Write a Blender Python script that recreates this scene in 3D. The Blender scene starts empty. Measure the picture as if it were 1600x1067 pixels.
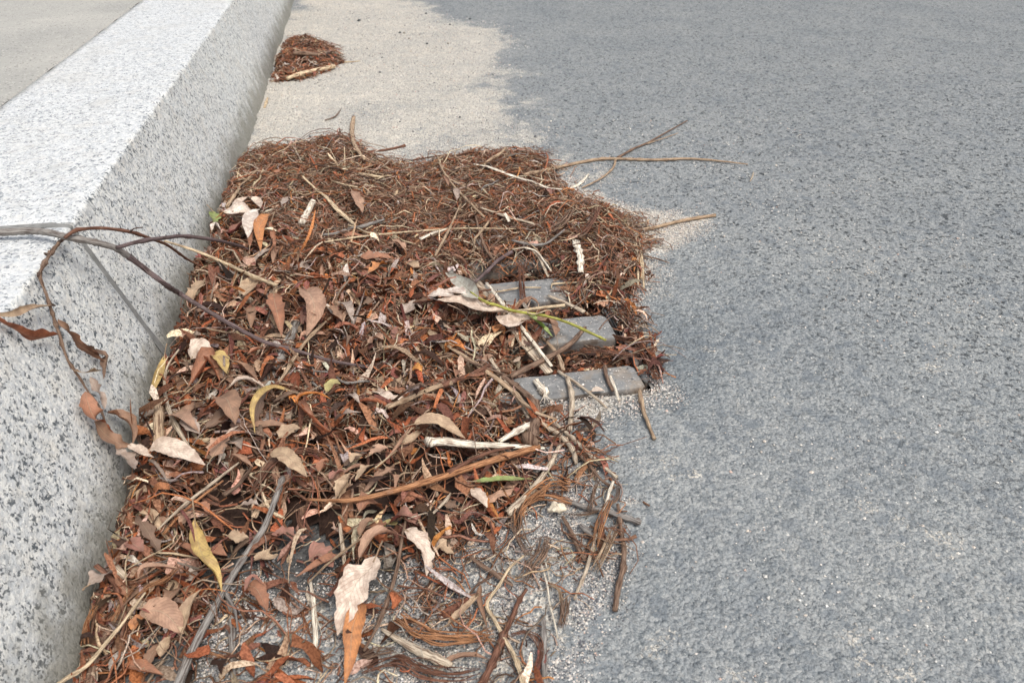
import bpy, math, random
import numpy as np
from mathutils import Vector, Matrix
random.seed(7); RNG = np.random.default_rng(7)
S = bpy.context.scene
COL = S.collection
rad = math.radians

# ------------------------------------------------------------------ camera
CAM_H = 0.5
F_PX, CX, CY = 1156.0, 800.0, 533.5
_yv = np.array([535 - CX, CY + 234, F_PX]); _yv /= np.linalg.norm(_yv)
_t = math.atan2(CY + 234, F_PX); _uv = np.array([0, math.cos(_t), -math.sin(_t)])
_xv = np.cross(_yv, _uv); _xv = _xv if _xv[0] > 0 else -_xv
CM = np.array([_xv, _yv, _uv])            # rows: world axes in camera (right, up, forward) terms
cam_d = bpy.data.cameras.new('camera'); cam = bpy.data.objects.new('camera', cam_d); COL.objects.link(cam)
R_, U_, FW_ = CM[:, 0], CM[:, 1], CM[:, 2]
mt = Matrix.Identity(4)
for i in range(3):
    mt[i][0], mt[i][1], mt[i][2] = R_[i], U_[i], -FW_[i]
mt[2][3] = CAM_H
cam.matrix_world = mt
cam_d.sensor_width = 36; cam_d.lens = 36 * F_PX / 1600
cam_d.clip_start = 0.02; cam_d.clip_end = 500
cam_d.dof.use_dof = True; cam_d.dof.focus_distance = 0.86; cam_d.dof.aperture_fstop = 13.0
S.camera = cam

# ------------------------------------------------------------------ world, sun, exposure
SUN_EL, SUN_AZ = 62.0, 300.0       # azimuth the light comes FROM, measured from +X counter-clockwise
w = bpy.data.worlds.new('World'); S.world = w; w.use_nodes = True
nt = w.node_tree; sky = nt.nodes.new('ShaderNodeTexSky'); sky.sky_type = 'NISHITA'
sky.sun_disc = False; sky.sun_elevation = rad(SUN_EL); sky.sun_rotation = rad(90 - SUN_AZ)
sky.air_density = 1.0; sky.dust_density = 4.0; sky.ozone_density = 1.0
hs = nt.nodes.new('ShaderNodeHueSaturation'); hs.inputs['Saturation'].default_value = .50; nt.links.new(sky.outputs[0], hs.inputs['Color'])   # thin overcast greys the sky
bg = nt.nodes['Background']; nt.links.new(hs.outputs[0], bg.inputs[0]); bg.inputs[1].default_value = 0.13
sd = bpy.data.lights.new('sun', 'SUN'); sun = bpy.data.objects.new('sun', sd); COL.objects.link(sun)
sd.energy = 1.5; sd.angle = rad(24); sd.color = (1.0, 0.97, 0.91)
_a, _e = rad(SUN_AZ), rad(SUN_EL)
sun.rotation_euler = Vector((math.cos(_a) * math.cos(_e), math.sin(_a) * math.cos(_e), math.sin(_e))).to_track_quat('Z', 'Y').to_euler()
S.view_settings.view_transform = 'Standard'; S.view_settings.look = 'None'
S.view_settings.gamma = 1; S.view_settings.exposure = 0.58; S.view_settings.use_curve_mapping = False
S.cycles.max_bounces = 6; S.cycles.diffuse_bounces = 4

# ------------------------------------------------------------------ photo tracing (a ray through a pixel meets the real surface)
ZM = {0: (0, 0, 1), 1: (0, 0, 2.857), 2: (330, 160, 3.476), 3: (640, 180, 2.857), 4: (0, 330, 3.81), 5: (0, 600, 2.285),
      6: (400, 440, 3.9975), 7: (400, 700, 2.907), 8: (700, 500, 3.0475), 9: (680, 780, 3.717), 'A': (400, 20, 3.2),
      'B': (720, 380, 4.103), 'C': (200, 420, 3.334), 'D': (0, 330, 6.154), 'E': (0, 460, 3.335), 'F': (180, 640, 5.333),
      'G': (120, 830, 4.503), 'H': (480, 640, 5.333), 'I': (330, 200, 5.333), 'J': (620, 220, 5.336), 'K': (820, 600, 2.963)}
def zp(z, x, y): a, b, s = ZM[z]; return a + x / s, b + y / s
def ray(px, py):
    d = CM @ np.array([px - CX, CY - py, F_PX]); return d / d[2] * -1.0      # z component = -1
def at(px, py, z=0.0):
    d = ray(px, py); return np.array([0, 0, CAM_H]) + d * (CAM_H - z)
def proj(p):
    v = CM.T @ (np.asarray(p) - np.array([0, 0, CAM_H])); return CX + v[0] / v[2] * F_PX, CY - v[1] / v[2] * F_PX, v[2]

# ------------------------------------------------------------------ numpy noise
def _hash(ix, iy, s):
    h = (ix.astype(np.int64) * 374761393 + iy.astype(np.int64) * 668265263 + s * 1442695041) & 0xFFFFFFFF
    h = ((h ^ (h >> 13)) * 1274126177) & 0xFFFFFFFF
    return ((h ^ (h >> 16)) & 0xFFFFFF) / float(0xFFFFFF)
def vn(x, y, s=0):
    x = np.asarray(x, float); y = np.asarray(y, float)
    ix, iy = np.floor(x), np.floor(y); fx, fy = x - ix, y - iy
    fx = fx * fx * (3 - 2 * fx); fy = fy * fy * (3 - 2 * fy)
    a = _hash(ix, iy, s); b = _hash(ix + 1, iy, s); c = _hash(ix, iy + 1, s); d = _hash(ix + 1, iy + 1, s)
    return (a * (1 - fx) + b * fx) * (1 - fy) + (c * (1 - fx) + d * fx) * fy
def fbm(x, y, s=0, o=3):
    r = 0; a = 1; t = 0
    for k in range(o): r = r + a * vn(x * 2 ** k, y * 2 ** k, s + 17 * k); t += a; a *= .5
    return r / t
def sstep(a, b, x): t = np.clip((x - a) / (b - a), 0, 1); return t * t * (3 - 2 * t)
def pdist(poly, x, y):
    """signed distance to polygon, positive inside"""
    x = np.asarray(x, float); y = np.asarray(y, float)
    d = np.full(x.shape, 1e9); ins = np.zeros(x.shape, bool); n = len(poly)
    for i in range(n):
        x0, y0 = poly[i]; x1, y1 = poly[(i + 1) % n]
        ex, ey = x1 - x0, y1 - y0
        t = np.clip(((x - x0) * ex + (y - y0) * ey) / (ex * ex + ey * ey + 1e-12), 0, 1)
        d = np.minimum(d, np.hypot(x - x0 - t * ex, y - y0 - t * ey))
        if y0 != y1:
            c = ((y0 > y) != (y1 > y)) & (x < (x1 - x0) * (y - y0) / (y1 - y0) + x0)
            ins ^= c
    return np.where(ins, d, -d)
def gpoly(pts): return [tuple(at(x, y)[:2]) for x, y in pts]

# ------------------------------------------------------------------ layout of the gutter
KX0, KX1, KX2, KZ, JY = -0.248, -0.309, -0.526, 0.189, 0.757   # kerb foot, front arris, back edge, height, joint
HEAP = gpoly([(375, 262), (400, 243), (450, 234), (500, 224), (535, 217), (560, 232), (590, 254), (640, 266), (690, 252), (740, 243),
    (835, 244), (868, 266), (885, 300), (935, 325), (975, 345), (1000, 380), (1005, 430), (990, 465), (940, 482), (885, 470), (880, 440),
    (850, 418), (740, 425), (735, 468), (835, 498), (845, 545), (792, 575), (790, 600), (770, 640), (840, 660), (835, 740), (820, 800), (760, 840),
    (700, 870), (640, 905), (560, 930), (500, 905), (430, 890), (390, 890), (340, 960), (300, 1010), (250, 1030), (190, 1090)])[:-1] \
    + [(-0.25, 0.34), (-0.40, 0.34), (-0.40, 1.43)]
CLUMP = gpoly([(429, 128), (432, 98), (455, 64), (480, 60), (520, 76), (538, 98), (508, 112), (470, 125)])
OPEN = gpoly([(735, 420), (870, 405), (890, 470), (965, 485), (1005, 570), (1005, 618), (802, 620), (797, 580), (850, 548), (848, 496), (745, 472)])
GX0, GX1, GY0, GY1 = -0.19, 0.279, 0.617, 1.005      # grate opening
def heap_h(x, y):
    d = pdist(HEAP, x, y)
    n = fbm(x * 14, y * 14, 3) - .5; n2 = fbm(x * 45, y * 45, 5) - .5
    d = d + n * .030 + (fbm(x * 60, y * 60, 6) - .5) * .014
    kerbward = sstep(.25, -.25, x)
    hm = (.023 + .013 * kerbward) * (1 - .30 * sstep(.95, 1.25, y)) * (1 - .45 * sstep(.60, .42, y))
    h = np.where(d > 0, hm * (1 - np.exp(-np.maximum(d, 0) / .035)), 0)
    h = h * (1 + .9 * n) + np.where(d > .004, n2 * .026 * (1 - np.exp(-np.maximum(d, 0) / .02)), 0)
    h = h + np.where(d > 0, (fbm(x * 26 + 9, y * 26, 8) - .5) * .026 * (1 - np.exp(-np.maximum(d, 0) / .03)), 0)
    # two ridges of piled fibre at the far side
    for (px, py, sx, sy, a) in ((535, 235, .035, .05, .012), (770, 262, .10, .05, .009), (930, 350, .06, .05, .018), (960, 420, .04, .06, .008)):
        c = at(px, py); h = h + np.where(d > 0, a * np.exp(-((x - c[0]) / sx) ** 2 - ((y - c[1]) / sy) ** 2) * sstep(0, .02, d), 0)
    dc = pdist(CLUMP, x, y) + n * .02
    h = np.maximum(h, np.where(dc > 0, .024 * (1 - np.exp(-np.maximum(dc, 0) / .04)) * (1 + 2.2 * n), 0))
    return np.maximum(h, 0)
def kerb_z(x):
    return np.where(x < KX1, KZ, np.where(x < KX0, KZ * (KX0 - x) / (KX0 - KX1), 0.0))
def surf(x, y): return np.maximum(heap_h(x, y), kerb_z(x))
def hit(px, py, lift=0.0):
    d = ray(px, py)
    zs = np.arange(0.26, -0.0005, -0.0008)
    p = np.array([0, 0, CAM_H])[None] + d[None] * (CAM_H - zs)[:, None]
    s = surf(p[:, 0], p[:, 1]) + lift
    k = np.argmax(zs <= s) if (zs <= s).any() else len(zs) - 1
    return p[k].copy()

# ------------------------------------------------------------------ mesh helpers
def mesh_np(name, V, Q=None, T=None, mat=None, smooth=True, col=None, uv=None, attrs=None, midx=None):
    me = bpy.data.meshes.new(name); V = np.asarray(V, np.float32)
    Q = np.zeros((0, 4), np.int32) if Q is None else np.asarray(Q, np.int32)
    T = np.zeros((0, 3), np.int32) if T is None else np.asarray(T, np.int32)
    me.vertices.add(len(V)); me.vertices.foreach_set('co', V.ravel())
    loops = np.concatenate([Q.ravel(), T.ravel()]); me.loops.add(len(loops)); me.loops.foreach_set('vertex_index', loops)
    n = len(Q) + len(T); me.polygons.add(n)
    st = np.concatenate([np.arange(len(Q)) * 4, len(Q) * 4 + np.arange(len(T)) * 3]).astype(np.int32)
    me.polygons.foreach_set('loop_start', st)
    me.polygons.foreach_set('use_smooth', np.full(n, smooth))
    if midx is not None: me.polygons.foreach_set('material_index', np.asarray(midx, np.int32))
    me.update(calc_edges=True)
    if col is not None:
        a = me.color_attributes.new('Col', 'FLOAT_COLOR', 'POINT')
        c = np.ones((len(V), 4), np.float32); c[:, :3] = col; a.data.foreach_set('color', c.ravel())
    if uv is not None:
        l = me.uv_layers.new(name='UVMap'); l.data.foreach_set('uv', np.asarray(uv, np.float32)[loops].ravel())
    for k, v in (attrs or {}).items():
        a = me.attributes.new(k, 'FLOAT', 'POINT'); a.data.foreach_set('value', np.asarray(v, np.float32))
    for m in (mat if isinstance(mat, (list, tuple)) else [mat]):
        if m: me.materials.append(m)
    return me
def link(name, me, parent=None, loc=None, color=None):
    o = bpy.data.objects.new(name, me); COL.objects.link(o)
    if parent is not None: o.parent = parent
    if loc is not None: o.location = loc
    if color is not None: o.color = (*color, 1)
    return o
def tag(o, label=None, cat=None, group=None, kind=None):
    if label: o['label'] = label
    if cat: o['category'] = cat
    if group: o['group'] = group
    if kind: o['kind'] = kind
    return o
def grid_faces(nu, nv):
    i, j = np.meshgrid(np.arange(nu - 1), np.arange(nv - 1), indexing='ij'); a = (i * nv + j).ravel()
    return np.stack([a, a + nv, a + nv + 1, a + 1], 1)

# ------------------------------------------------------------------ materials
def newmat(name, rough=.8, spec=.3):
    m = bpy.data.materials.new(name); m.use_nodes = True; n = m.node_tree.nodes; b = n['Principled BSDF']
    b.inputs['Roughness'].default_value = rough; b.inputs['Specular IOR Level'].default_value = spec
    return m, m.node_tree, b
class G:
    """tiny node builder"""
    def __init__(s, t): s.t = t
    def n(s, k, **kw):
        x = s.t.nodes.new(k)
        for a, b in kw.items(): setattr(x, a, b)
        return x
    def put(s, sock, v):
        if hasattr(v, 'is_output') or isinstance(v, bpy.types.NodeSocket): s.t.links.new(v, sock)
        elif v is not None:
            if isinstance(v, (tuple, list)) and len(v) == 3 and sock.type == 'RGBA': v = (*v, 1)
            sock.default_value = v
    def noise(s, vec, scale, detail=4, rough=.55, dist=0):
        x = s.n('ShaderNodeTexNoise'); s.put(x.inputs['Vector'], vec); x.inputs['Scale'].default_value = scale
        x.inputs['Detail'].default_value = detail; x.inputs['Roughness'].default_value = rough; x.inputs['Distortion'].default_value = dist
        return x.outputs[0]
    def noisec(s, vec, scale, detail=2):
        x = s.n('ShaderNodeTexNoise'); s.put(x.inputs['Vector'], vec); x.inputs['Scale'].default_value = scale; x.inputs['Detail'].default_value = detail
        return x.outputs[1]
    def vor(s, vec, scale, feat='F1', rnd=1):
        x = s.n('ShaderNodeTexVoronoi', feature=feat); s.put(x.inputs['Vector'], vec); x.inputs['Scale'].default_value = scale
        x.inputs['Randomness'].default_value = rnd; return x
    def math(s, op, a, b=None, clamp=False):
        x = s.n('ShaderNodeMath', operation=op, use_clamp=clamp); s.put(x.inputs[0], a); s.put(x.inputs[1], b); return x.outputs[0]
    def vm(s, op, a, b):
        x = s.n('ShaderNodeVectorMath', operation=op); s.put(x.inputs[0], a); s.put(x.inputs[1], b); return x.outputs[0]
    def ss(s, v, a, b, o0=0., o1=1.):
        x = s.n('ShaderNodeMapRange', interpolation_type='SMOOTHSTEP'); s.put(x.inputs[0], v)
        for i, k in enumerate((a, b, o0, o1)): x.inputs[i + 1].default_value = k
        return x.outputs[0]
    def mix(s, f, a, b, mode='MIX'):
        x = s.n('ShaderNodeMix', data_type='RGBA', blend_type=mode); s.put(x.inputs[0], f); s.put(x.inputs[6], a); s.put(x.inputs[7], b); return x.outputs[2]
    def ramp(s, v, stops, interp='LINEAR'):
        x = s.n('ShaderNodeValToRGB'); s.put(x.inputs[0], v); r = x.color_ramp; r.interpolation = interp
        while len(r.elements) < len(stops): r.elements.new(.5)
        for e, (p, c) in zip(r.elements, stops): e.position = p; e.color = (*c, 1) if len(c) == 3 else c
        return x.outputs[0]
    def attr(s, name): x = s.n('ShaderNodeAttribute'); x.attribute_name = name; return x
    def bump(s, h, strength, dist, prev=None):
        x = s.n('ShaderNodeBump'); s.put(x.inputs['Height'], h); x.inputs['Strength'].default_value = strength
        x.inputs['Distance'].default_value = dist
        if prev is not None: s.t.links.new(prev, x.inputs['Normal'])
        return x.outputs[0]
    def geo(s): return s.n('ShaderNodeNewGeometry')
    def sep(s, v): x = s.n('ShaderNodeSeparateXYZ'); s.put(x.inputs[0], v); return x.outputs
    def bw(s, v): x = s.n('ShaderNodeRGBToBW'); s.put(x.inputs[0], v); return x.outputs[0]

def mat_road():
    m, t, b = newmat('road_asphalt', .85, .25); g = G(t); P = g.geo().outputs['Position']
    wob = g.vm('ADD', P, g.vm('MULTIPLY', g.noisec(P, 300), (.0028, .0028, .0028)))
    big = g.noise(P, 2.2, 3); mid = g.noise(P, 18, 4)
    v = g.vor(wob, 250); cell = g.bw(v.outputs['Color']); dist = v.outputs['Distance']
    vf = g.vor(wob, 560); cf = g.bw(vf.outputs['Color'])
    fine = g.noise(P, 420, 3, .65); spk = g.noise(P, 900, 2, .6)
    stone = g.ramp(cell, [(.22, (.185, .208, .222)), (.42, (.300, .320, .330)), (.60, (.385, .400, .402)), (.8, (.50, .50, .48))])
    stone = g.mix(.5, stone, g.ramp(cf, [(.25, (.165, .182, .190)), (.45, (.32, .335, .337)), (.65, (.42, .428, .42)), (.85, (.56, .55, .52))]))
    # pale dust caught between the stones
    dust_amt = g.math('ADD', g.ss(mid, .35, .7, .0, .5), g.ss(big, .3, .7, .0, .35))
    dm = g.math('MULTIPLY', g.ss(fine, .48, .60), dust_amt)
    c = g.mix(g.math('MULTIPLY', dm, .7), stone, (.56, .545, .515))
    c = g.mix(g.math('MULTIPLY', g.ss(spk, .61, .69), .6), c, (.66, .62, .56))
    # shade inside open pits painted in as dark bitumen, more away from the gutter
    x = g.sep(P)
    flat = g.ss(g.bw(g.vor(wob, 88).outputs['Color']), .66, .72); flat = g.math('MULTIPLY', flat, g.ss(mid, .42, .55))
    c = g.mix(g.math('MULTIPLY', flat, .55), c, (.215, .240, .262))
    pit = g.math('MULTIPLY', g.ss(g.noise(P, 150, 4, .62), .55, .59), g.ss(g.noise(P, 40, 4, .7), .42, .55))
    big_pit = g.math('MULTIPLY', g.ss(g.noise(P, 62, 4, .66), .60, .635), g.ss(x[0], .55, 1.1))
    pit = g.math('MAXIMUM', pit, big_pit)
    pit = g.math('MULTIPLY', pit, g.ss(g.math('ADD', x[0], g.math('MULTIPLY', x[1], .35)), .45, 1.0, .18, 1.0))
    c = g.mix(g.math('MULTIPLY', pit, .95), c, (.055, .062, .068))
    # sand and grit lying over the surface
    v3 = g.vor(P, 520); sc = g.ramp(g.bw(v3.outputs['Color']), [(.15, (.13, .13, .13)), (.26, (.42, .385, .34)), (.40, (.68, .62, .535)), (.7, (.80, .74, .645)), (.9, (.90, .86, .77))])
    sm = g.math('ADD', g.attr('sand').outputs['Fac'], g.math('ADD', g.math('MULTIPLY', g.math('SUBTRACT', g.noise(P, 300, 3, .7), .5), 2.2), g.math('MULTIPLY', g.math('SUBTRACT', g.noise(P, 45, 4, .6), .5), 1.0)))
    sm = g.ss(sm, .36, .62)
    sc = g.mix(g.ss(g.noise(P, 30, 3), .4, .65, 0, .45), sc, (.53, .505, .465))
    c = g.mix(sm, c, sc)
    c = g.mix(g.math('MULTIPLY', sm, .8), c, g.mix(1.0, c, (1.18, 1.16, 1.14), 'MULTIPLY'))
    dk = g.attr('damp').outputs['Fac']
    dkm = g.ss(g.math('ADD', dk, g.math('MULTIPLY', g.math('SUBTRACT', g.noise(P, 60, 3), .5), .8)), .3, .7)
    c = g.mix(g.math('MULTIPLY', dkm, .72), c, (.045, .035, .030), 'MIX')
    c = g.mix(1.0, c, g.ramp(g.noise(P, 5, 4, .6), [(.3, (.62, .64, .655)), (.7, (.76, .765, .755))]), 'MULTIPLY')
    c = g.mix(g.attr('worn').outputs['Fac'], c, g.mix(1.0, c, (.70, .74, .78), 'MULTIPLY'))
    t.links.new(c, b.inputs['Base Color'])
    h = g.math('SUBTRACT', g.math('ADD', g.math('MULTIPLY', g.ss(dist, .8, .1), .8), g.math('MULTIPLY', g.noise(P, 120, 4, .6), 1.3)), g.math('MULTIPLY', pit, 1.6))
    h = g.math('ADD', h, g.math('MULTIPLY', vf.outputs['Distance'], -.6))
    n1 = g.bump(h, .75, .0024); n2 = g.bump(g.math('MULTIPLY', v3.outputs['Distance'], sm), .6, .0012, n1)
    t.links.new(n2, b.inputs['Normal']); return m
def mat_granite():
    m, t, b = newmat('granite', .7, .3); g = G(t); P = g.geo().outputs['Position']
    N = g.sep(g.geo().outputs['True Normal'])
    wob = g.vm('ADD', P, g.vm('MULTIPLY', g.noisec(P, 260), (.0045, .0045, .0045)))
    v = g.vor(wob, 330); cell = g.bw(v.outputs['Color'])
    feld = g.ramp(cell, [(.1, (.38, .395, .395)), (.35, (.56, .565, .55)), (.62, (.67, .665, .625)), (.9, (.76, .75, .70))])
    feld = g.mix(g.ss(g.noise(P, 38, 3), .5, .68, 0, .45), feld, (.60, .56, .49))
    feld = g.mix(g.ss(g.noise(P, 170, 3), .48, .66, 0, .6), feld, (.50, .52, .53))
    clus = g.noise(P, 110, 4, .65)
    v2 = g.vor(wob, 300); mica = g.ss(g.bw(g.vor(g.vm('ADD', wob, (3.1, 1.7, .9)), 500).outputs['Color']), .59, .63)
    mica = g.math('MULTIPLY', mica, g.ss(clus, .45, .56))
    mic2 = g.ss(g.noise(P, 420, 2, .6), .655, .69)
    c = g.mix(g.math('MULTIPLY', mica, .92), feld, (.065, .078, .088)); c = g.mix(mic2, c, (.08, .09, .10))
    # bush-hammered top is paler and its specks are bruised over
    top = g.ss(N[2], .8, .95)
    c = g.mix(g.math('MULTIPLY', top, .25), c, (.52, .54, .57))
    # soil stains low on the face, ragged
    z = g.sep(P)[2]
    st = g.math('MULTIPLY', g.ss(g.math('ADD', z, g.math('MULTIPLY', g.math('SUBTRACT', g.noise(P, 26, 5, .65), .5), .11)), .075, .015), .85)
    c = g.mix(st, c, (.19, .18, .145))
    c = g.mix(g.ss(g.noise(P, 7, 4), .45, .75, 0, .22), c, (.50, .47, .41))
    c = g.mix(g.math('MULTIPLY', top, g.ss(g.noise(P, 14, 5, .7), .50, .70, 0, .35)), c, (.40, .40, .38))
    c = g.mix(g.math('MULTIPLY', top, g.ss(g.math('ADD', g.sep(P)[0], g.math('MULTIPLY', g.noise(P, 35, 4), .03)), -.500, -.515, 0, .55)), c, (.33, .31, .27))
    t.links.new(c, b.inputs['Base Color'])
    h = g.math('ADD', g.noise(P, 240, 4, .65), g.math('MULTIPLY', g.noise(P, 700, 2), .5))
    t.links.new(g.bump(h, .6, .0022), b.inputs['Normal']); return m
def mat_pave():
    m, t, b = newmat('pavement_concrete', .88, .2); g = G(t); P = g.geo().outputs['Position']
    c = g.ramp(g.noise(P, 5, 5), [(.3, (.31, .305, .28)), (.7, (.41, .395, .355))])
    v = g.vor(P, 420); c = g.mix(g.ss(g.bw(v.outputs['Color']), .2, .1), c, (.16, .155, .15)); c = g.mix(g.ss(g.bw(v.outputs['Color']), .8, .9, 0, .6), c, (.62, .58, .52))
    c = g.mix(g.ss(g.noise(P, 55, 4, .7), .55, .7, 0, .35), c, (.28, .27, .25))
    t.links.new(c, b.inputs['Base Color']); t.links.new(g.bump(g.noise(P, 380, 4, .7), .6, .002), b.inputs['Normal']); return m
def mat_mortar():
    m, t, b = newmat('mortar', .9, .15); g = G(t); P = g.geo().outputs['Position']
    c = g.ramp(g.noise(P, 120, 4), [(.3, (.17, .17, .16)), (.7, (.28, .275, .26))]); t.links.new(c, b.inputs['Base Color'])
    t.links.new(g.bump(g.noise(P, 500, 3), .6, .0015), b.inputs['Normal']); return m
def mat_iron():
    m, t, b = newmat('grate_concrete', .8, .3); g = G(t); P = g.geo().outputs['Position']
    c = g.ramp(g.noise(P, 60, 5, .7), [(.3, (.14, .14, .138)), (.55, (.22, .22, .215)), (.8, (.31, .295, .27))])
    c = g.mix(g.ss(g.noise(P, 300, 3), .6, .7, 0, .8), c, (.48, .46, .43))
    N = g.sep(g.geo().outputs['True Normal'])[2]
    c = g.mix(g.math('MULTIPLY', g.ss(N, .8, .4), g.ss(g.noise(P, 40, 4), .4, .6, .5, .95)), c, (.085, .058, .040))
    c = g.mix(g.ss(g.noise(P, 22, 5, .7), .50, .66, 0, .55), c, (.30, .24, .18))
    t.links.new(c, b.inputs['Base Color']); t.links.new(g.bump(g.noise(P, 350, 4, .7), .7, .0016), b.inputs['Normal']); return m
def mat_plain(name, c0, c1, scale=60, bump=.001):
    m, t, b = newmat(name, .9, .15); g = G(t); P = g.geo().outputs['Position']
    t.links.new(g.ramp(g.noise(P, scale, 5, .65), [(.3, c0), (.7, c1)]), b.inputs['Base Color'])
    t.links.new(g.bump(g.noise(P, scale * 3, 4), .8, bump), b.inputs['Normal']); return m
def mat_leaf():
    m, t, b = newmat('dry_leaf', .62, .35); g = G(t)
    oi = g.n('ShaderNodeObjectInfo'); uv = g.n('ShaderNodeTexCoord').outputs['UV']; U = g.sep(uv); P = g.n('ShaderNodeTexCoord').outputs['Object']
    geo = g.geo(); base = oi.outputs['Color']
    n = g.noise(g.vm('ADD', P, g.vm('MULTIPLY', oi.outputs['Location'], (7, 7, 7))), 120, 4, .65)
    c = g.mix(g.ss(n, .35, .65, 0, 1), g.mix(1, base, (.60, .52, .50), 'MULTIPLY'), g.mix(1, base, (1.12, 1.1, 1.08), 'MULTIPLY'))
    n2 = g.noise(g.vm('ADD', P, g.vm('MULTIPLY', oi.outputs['Location'], (3, 3, 3))), 300, 4, .7)
    c = g.mix(g.ss(n2, .60, .72, 0, .6), c, g.mix(1, base, (.32, .24, .22), 'MULTIPLY'))
    av = g.math('ABSOLUTE', g.math('SUBTRACT', U[1], .5))
    side = g.math('FRACT', g.math('SUBTRACT', g.math('MULTIPLY', U[0], 13), g.math('MULTIPLY', av, 7)))
    vein = g.ss(g.math('ABSOLUTE', g.math('SUBTRACT', side, .5)), .09, .03)
    rib = g.ss(av, .035, .012)
    c = g.mix(g.math('MULTIPLY', vein, .5), c, g.mix(1, base, (.55, .45, .42), 'MULTIPLY'))
    c = g.mix(g.math('MULTIPLY', rib, .6), c, g.mix(.5, base, (.55, .42, .28)))
    # undersides of dry leaves are paler and greyer
    c = g.mix(g.math('MULTIPLY', geo.outputs['Backfacing'], .30), c, (.40, .29, .20))
    t.links.new(c, b.inputs['Base Color'])
    h = g.math('ADD', g.math('MULTIPLY', vein, -.6), g.math('ADD', n2, g.math('MULTIPLY', rib, 1.0)))
    t.links.new(g.bump(h, .7, .0009), b.inputs['Normal']); return m
def mat_wood():
    m, t, b = newmat('dry_stem', .75, .25); g = G(t)
    oi = g.n('ShaderNodeObjectInfo'); tc = g.n('ShaderNodeTexCoord'); base = oi.outputs['Color']
    st = g.noise(g.vm('MULTIPLY', tc.outputs['UV'], (60, 9, 1)), 1.0, 4, .65, .3)
    n = g.noise(tc.outputs['Object'], 90, 4, .6)
    c = g.mix(g.ss(st, .38, .58), g.mix(1, base, (.36, .29, .26), 'MULTIPLY'), g.mix(1, base, (1.12, 1.1, 1.06), 'MULTIPLY'))
    c = g.mix(g.ss(n, .55, .7, 0, .45), c, g.mix(.5, base, (.34, .27, .21)))
    t.links.new(c, b.inputs['Base Color'])
    t.links.new(g.bump(g.math('ADD', st, g.math('MULTIPLY', g.noise(tc.outputs['Object'], 600, 3), .5)), .9, .0011), b.inputs['Normal']); return m
def mat_litter():
    m, t, b = newmat('litter', .75, .25); g = G(t); P = g.geo().outputs['Position']
    a = g.attr('Col').outputs['Color']; n = g.noise(P, 500, 4, .65)
    c = g.mix(g.ss(n, .35, .62), g.mix(1, a, (.50, .42, .38), 'MULTIPLY'), g.mix(1, a, (1.15, 1.12, 1.1), 'MULTIPLY'))
    c = g.mix(g.math('MULTIPLY', g.geo().outputs['Backfacing'], .18), c, (.32, .21, .13))
    t.links.new(c, b.inputs['Base Color']); t.links.new(g.bump(n, .7, .0009), b.inputs['Normal']); return m
def mat_grain():
    m, t, b = newmat('grit', .7, .35); g = G(t); t.links.new(g.attr('Col').outputs['Color'], b.inputs['Base Color']); return m
def mat_pebble():
    m, t, b = newmat('pebble', .7, .3); g = G(t); oi = g.n('ShaderNodeObjectInfo'); n = g.noise(g.n('ShaderNodeTexCoord').outputs['Object'], 300, 4)
    t.links.new(g.mix(g.ss(n, .35, .65), g.mix(1, oi.outputs['Color'], (.6, .6, .6), 'MULTIPLY'), oi.outputs['Color']), b.inputs['Base Color'])
    t.links.new(g.bump(n, .7, .0012), b.inputs['Normal']); return m
M_ROAD, M_GRAN, M_PAVE, M_MORT, M_IRON = mat_road(), mat_granite(), mat_pave(), mat_mortar(), mat_iron()
M_LEAF, M_WOOD, M_LITT, M_GRIT, M_PEB = mat_leaf(), mat_wood(), mat_litter(), mat_grain(), mat_pebble()
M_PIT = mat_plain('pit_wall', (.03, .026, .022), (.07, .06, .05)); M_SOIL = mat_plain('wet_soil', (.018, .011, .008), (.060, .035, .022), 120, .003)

# ------------------------------------------------------------------ road surface
SAND_A = gpoly([(462, -10), (560, -8), (640, -2), (700, 30), (770, 38), (808, 75), (790, 120), (760, 140), (820, 165), (840, 200), (880, 240), (930, 290), (880, 330), (340, 330), (330, 240), (380, 90)])
SAND_B = gpoly([(850, 262), (930, 300), (1000, 325), (1115, 343), (1070, 380), (1015, 398), (1035, 440), (1000, 478), (985, 530), (1035, 590), (1050, 618), (960, 650), (820, 665), (780, 640), (800, 560), (900, 400)])
SAND_C = gpoly([(330, 960), (400, 905), (560, 925), (700, 860), (830, 780), (860, 680), (930, 700), (965, 790), (975, 920), (900, 1010), (860, 1095), (300, 1095)])
def axis(a, fine0, fine1, b, st, gr):
    v = list(np.arange(fine0, fine1, st)); s = st; x = fine1
    while x < b: v.append(x); s = min(s * gr, 1.0); x += s
    v.append(b); s = st; x = fine0; l = []
    while x > a: x -= s; l.append(max(x, a)); s = min(s * gr, 1.0)
    return np.array(sorted(set(l + v)))
def snap(ax, *vals):
    for q in vals: ax[np.argmin(abs(ax - q))] = q
    return ax
xs = snap(axis(-.30, -.29, .80, 12., .0032, 1.02), GX0, GX1); ys = snap(axis(-4., .22, 1.45, 25., .0032, 1.02), GY0, GY1)
XX, YY = np.meshgrid(xs, ys, indexing='ij'); x, y = XX.ravel(), YY.ravel()
edge = np.maximum.reduce([GX0 - x, x - GX1, GY0 - y, y - GY1])      # distance outside the grate opening
calm = sstep(0, .02, edge)
z = (fbm(x * 85, y * 85, 1, 2) - .5) * .0026 + (fbm(x * 9, y * 9, 2, 2) - .5) * .004 * calm
pits = sstep(.70, .82, fbm(x * 60, y * 60, 9, 2)) * sstep(.35, 1.0, x + .2 * y)
z = z - pits * .002
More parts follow.
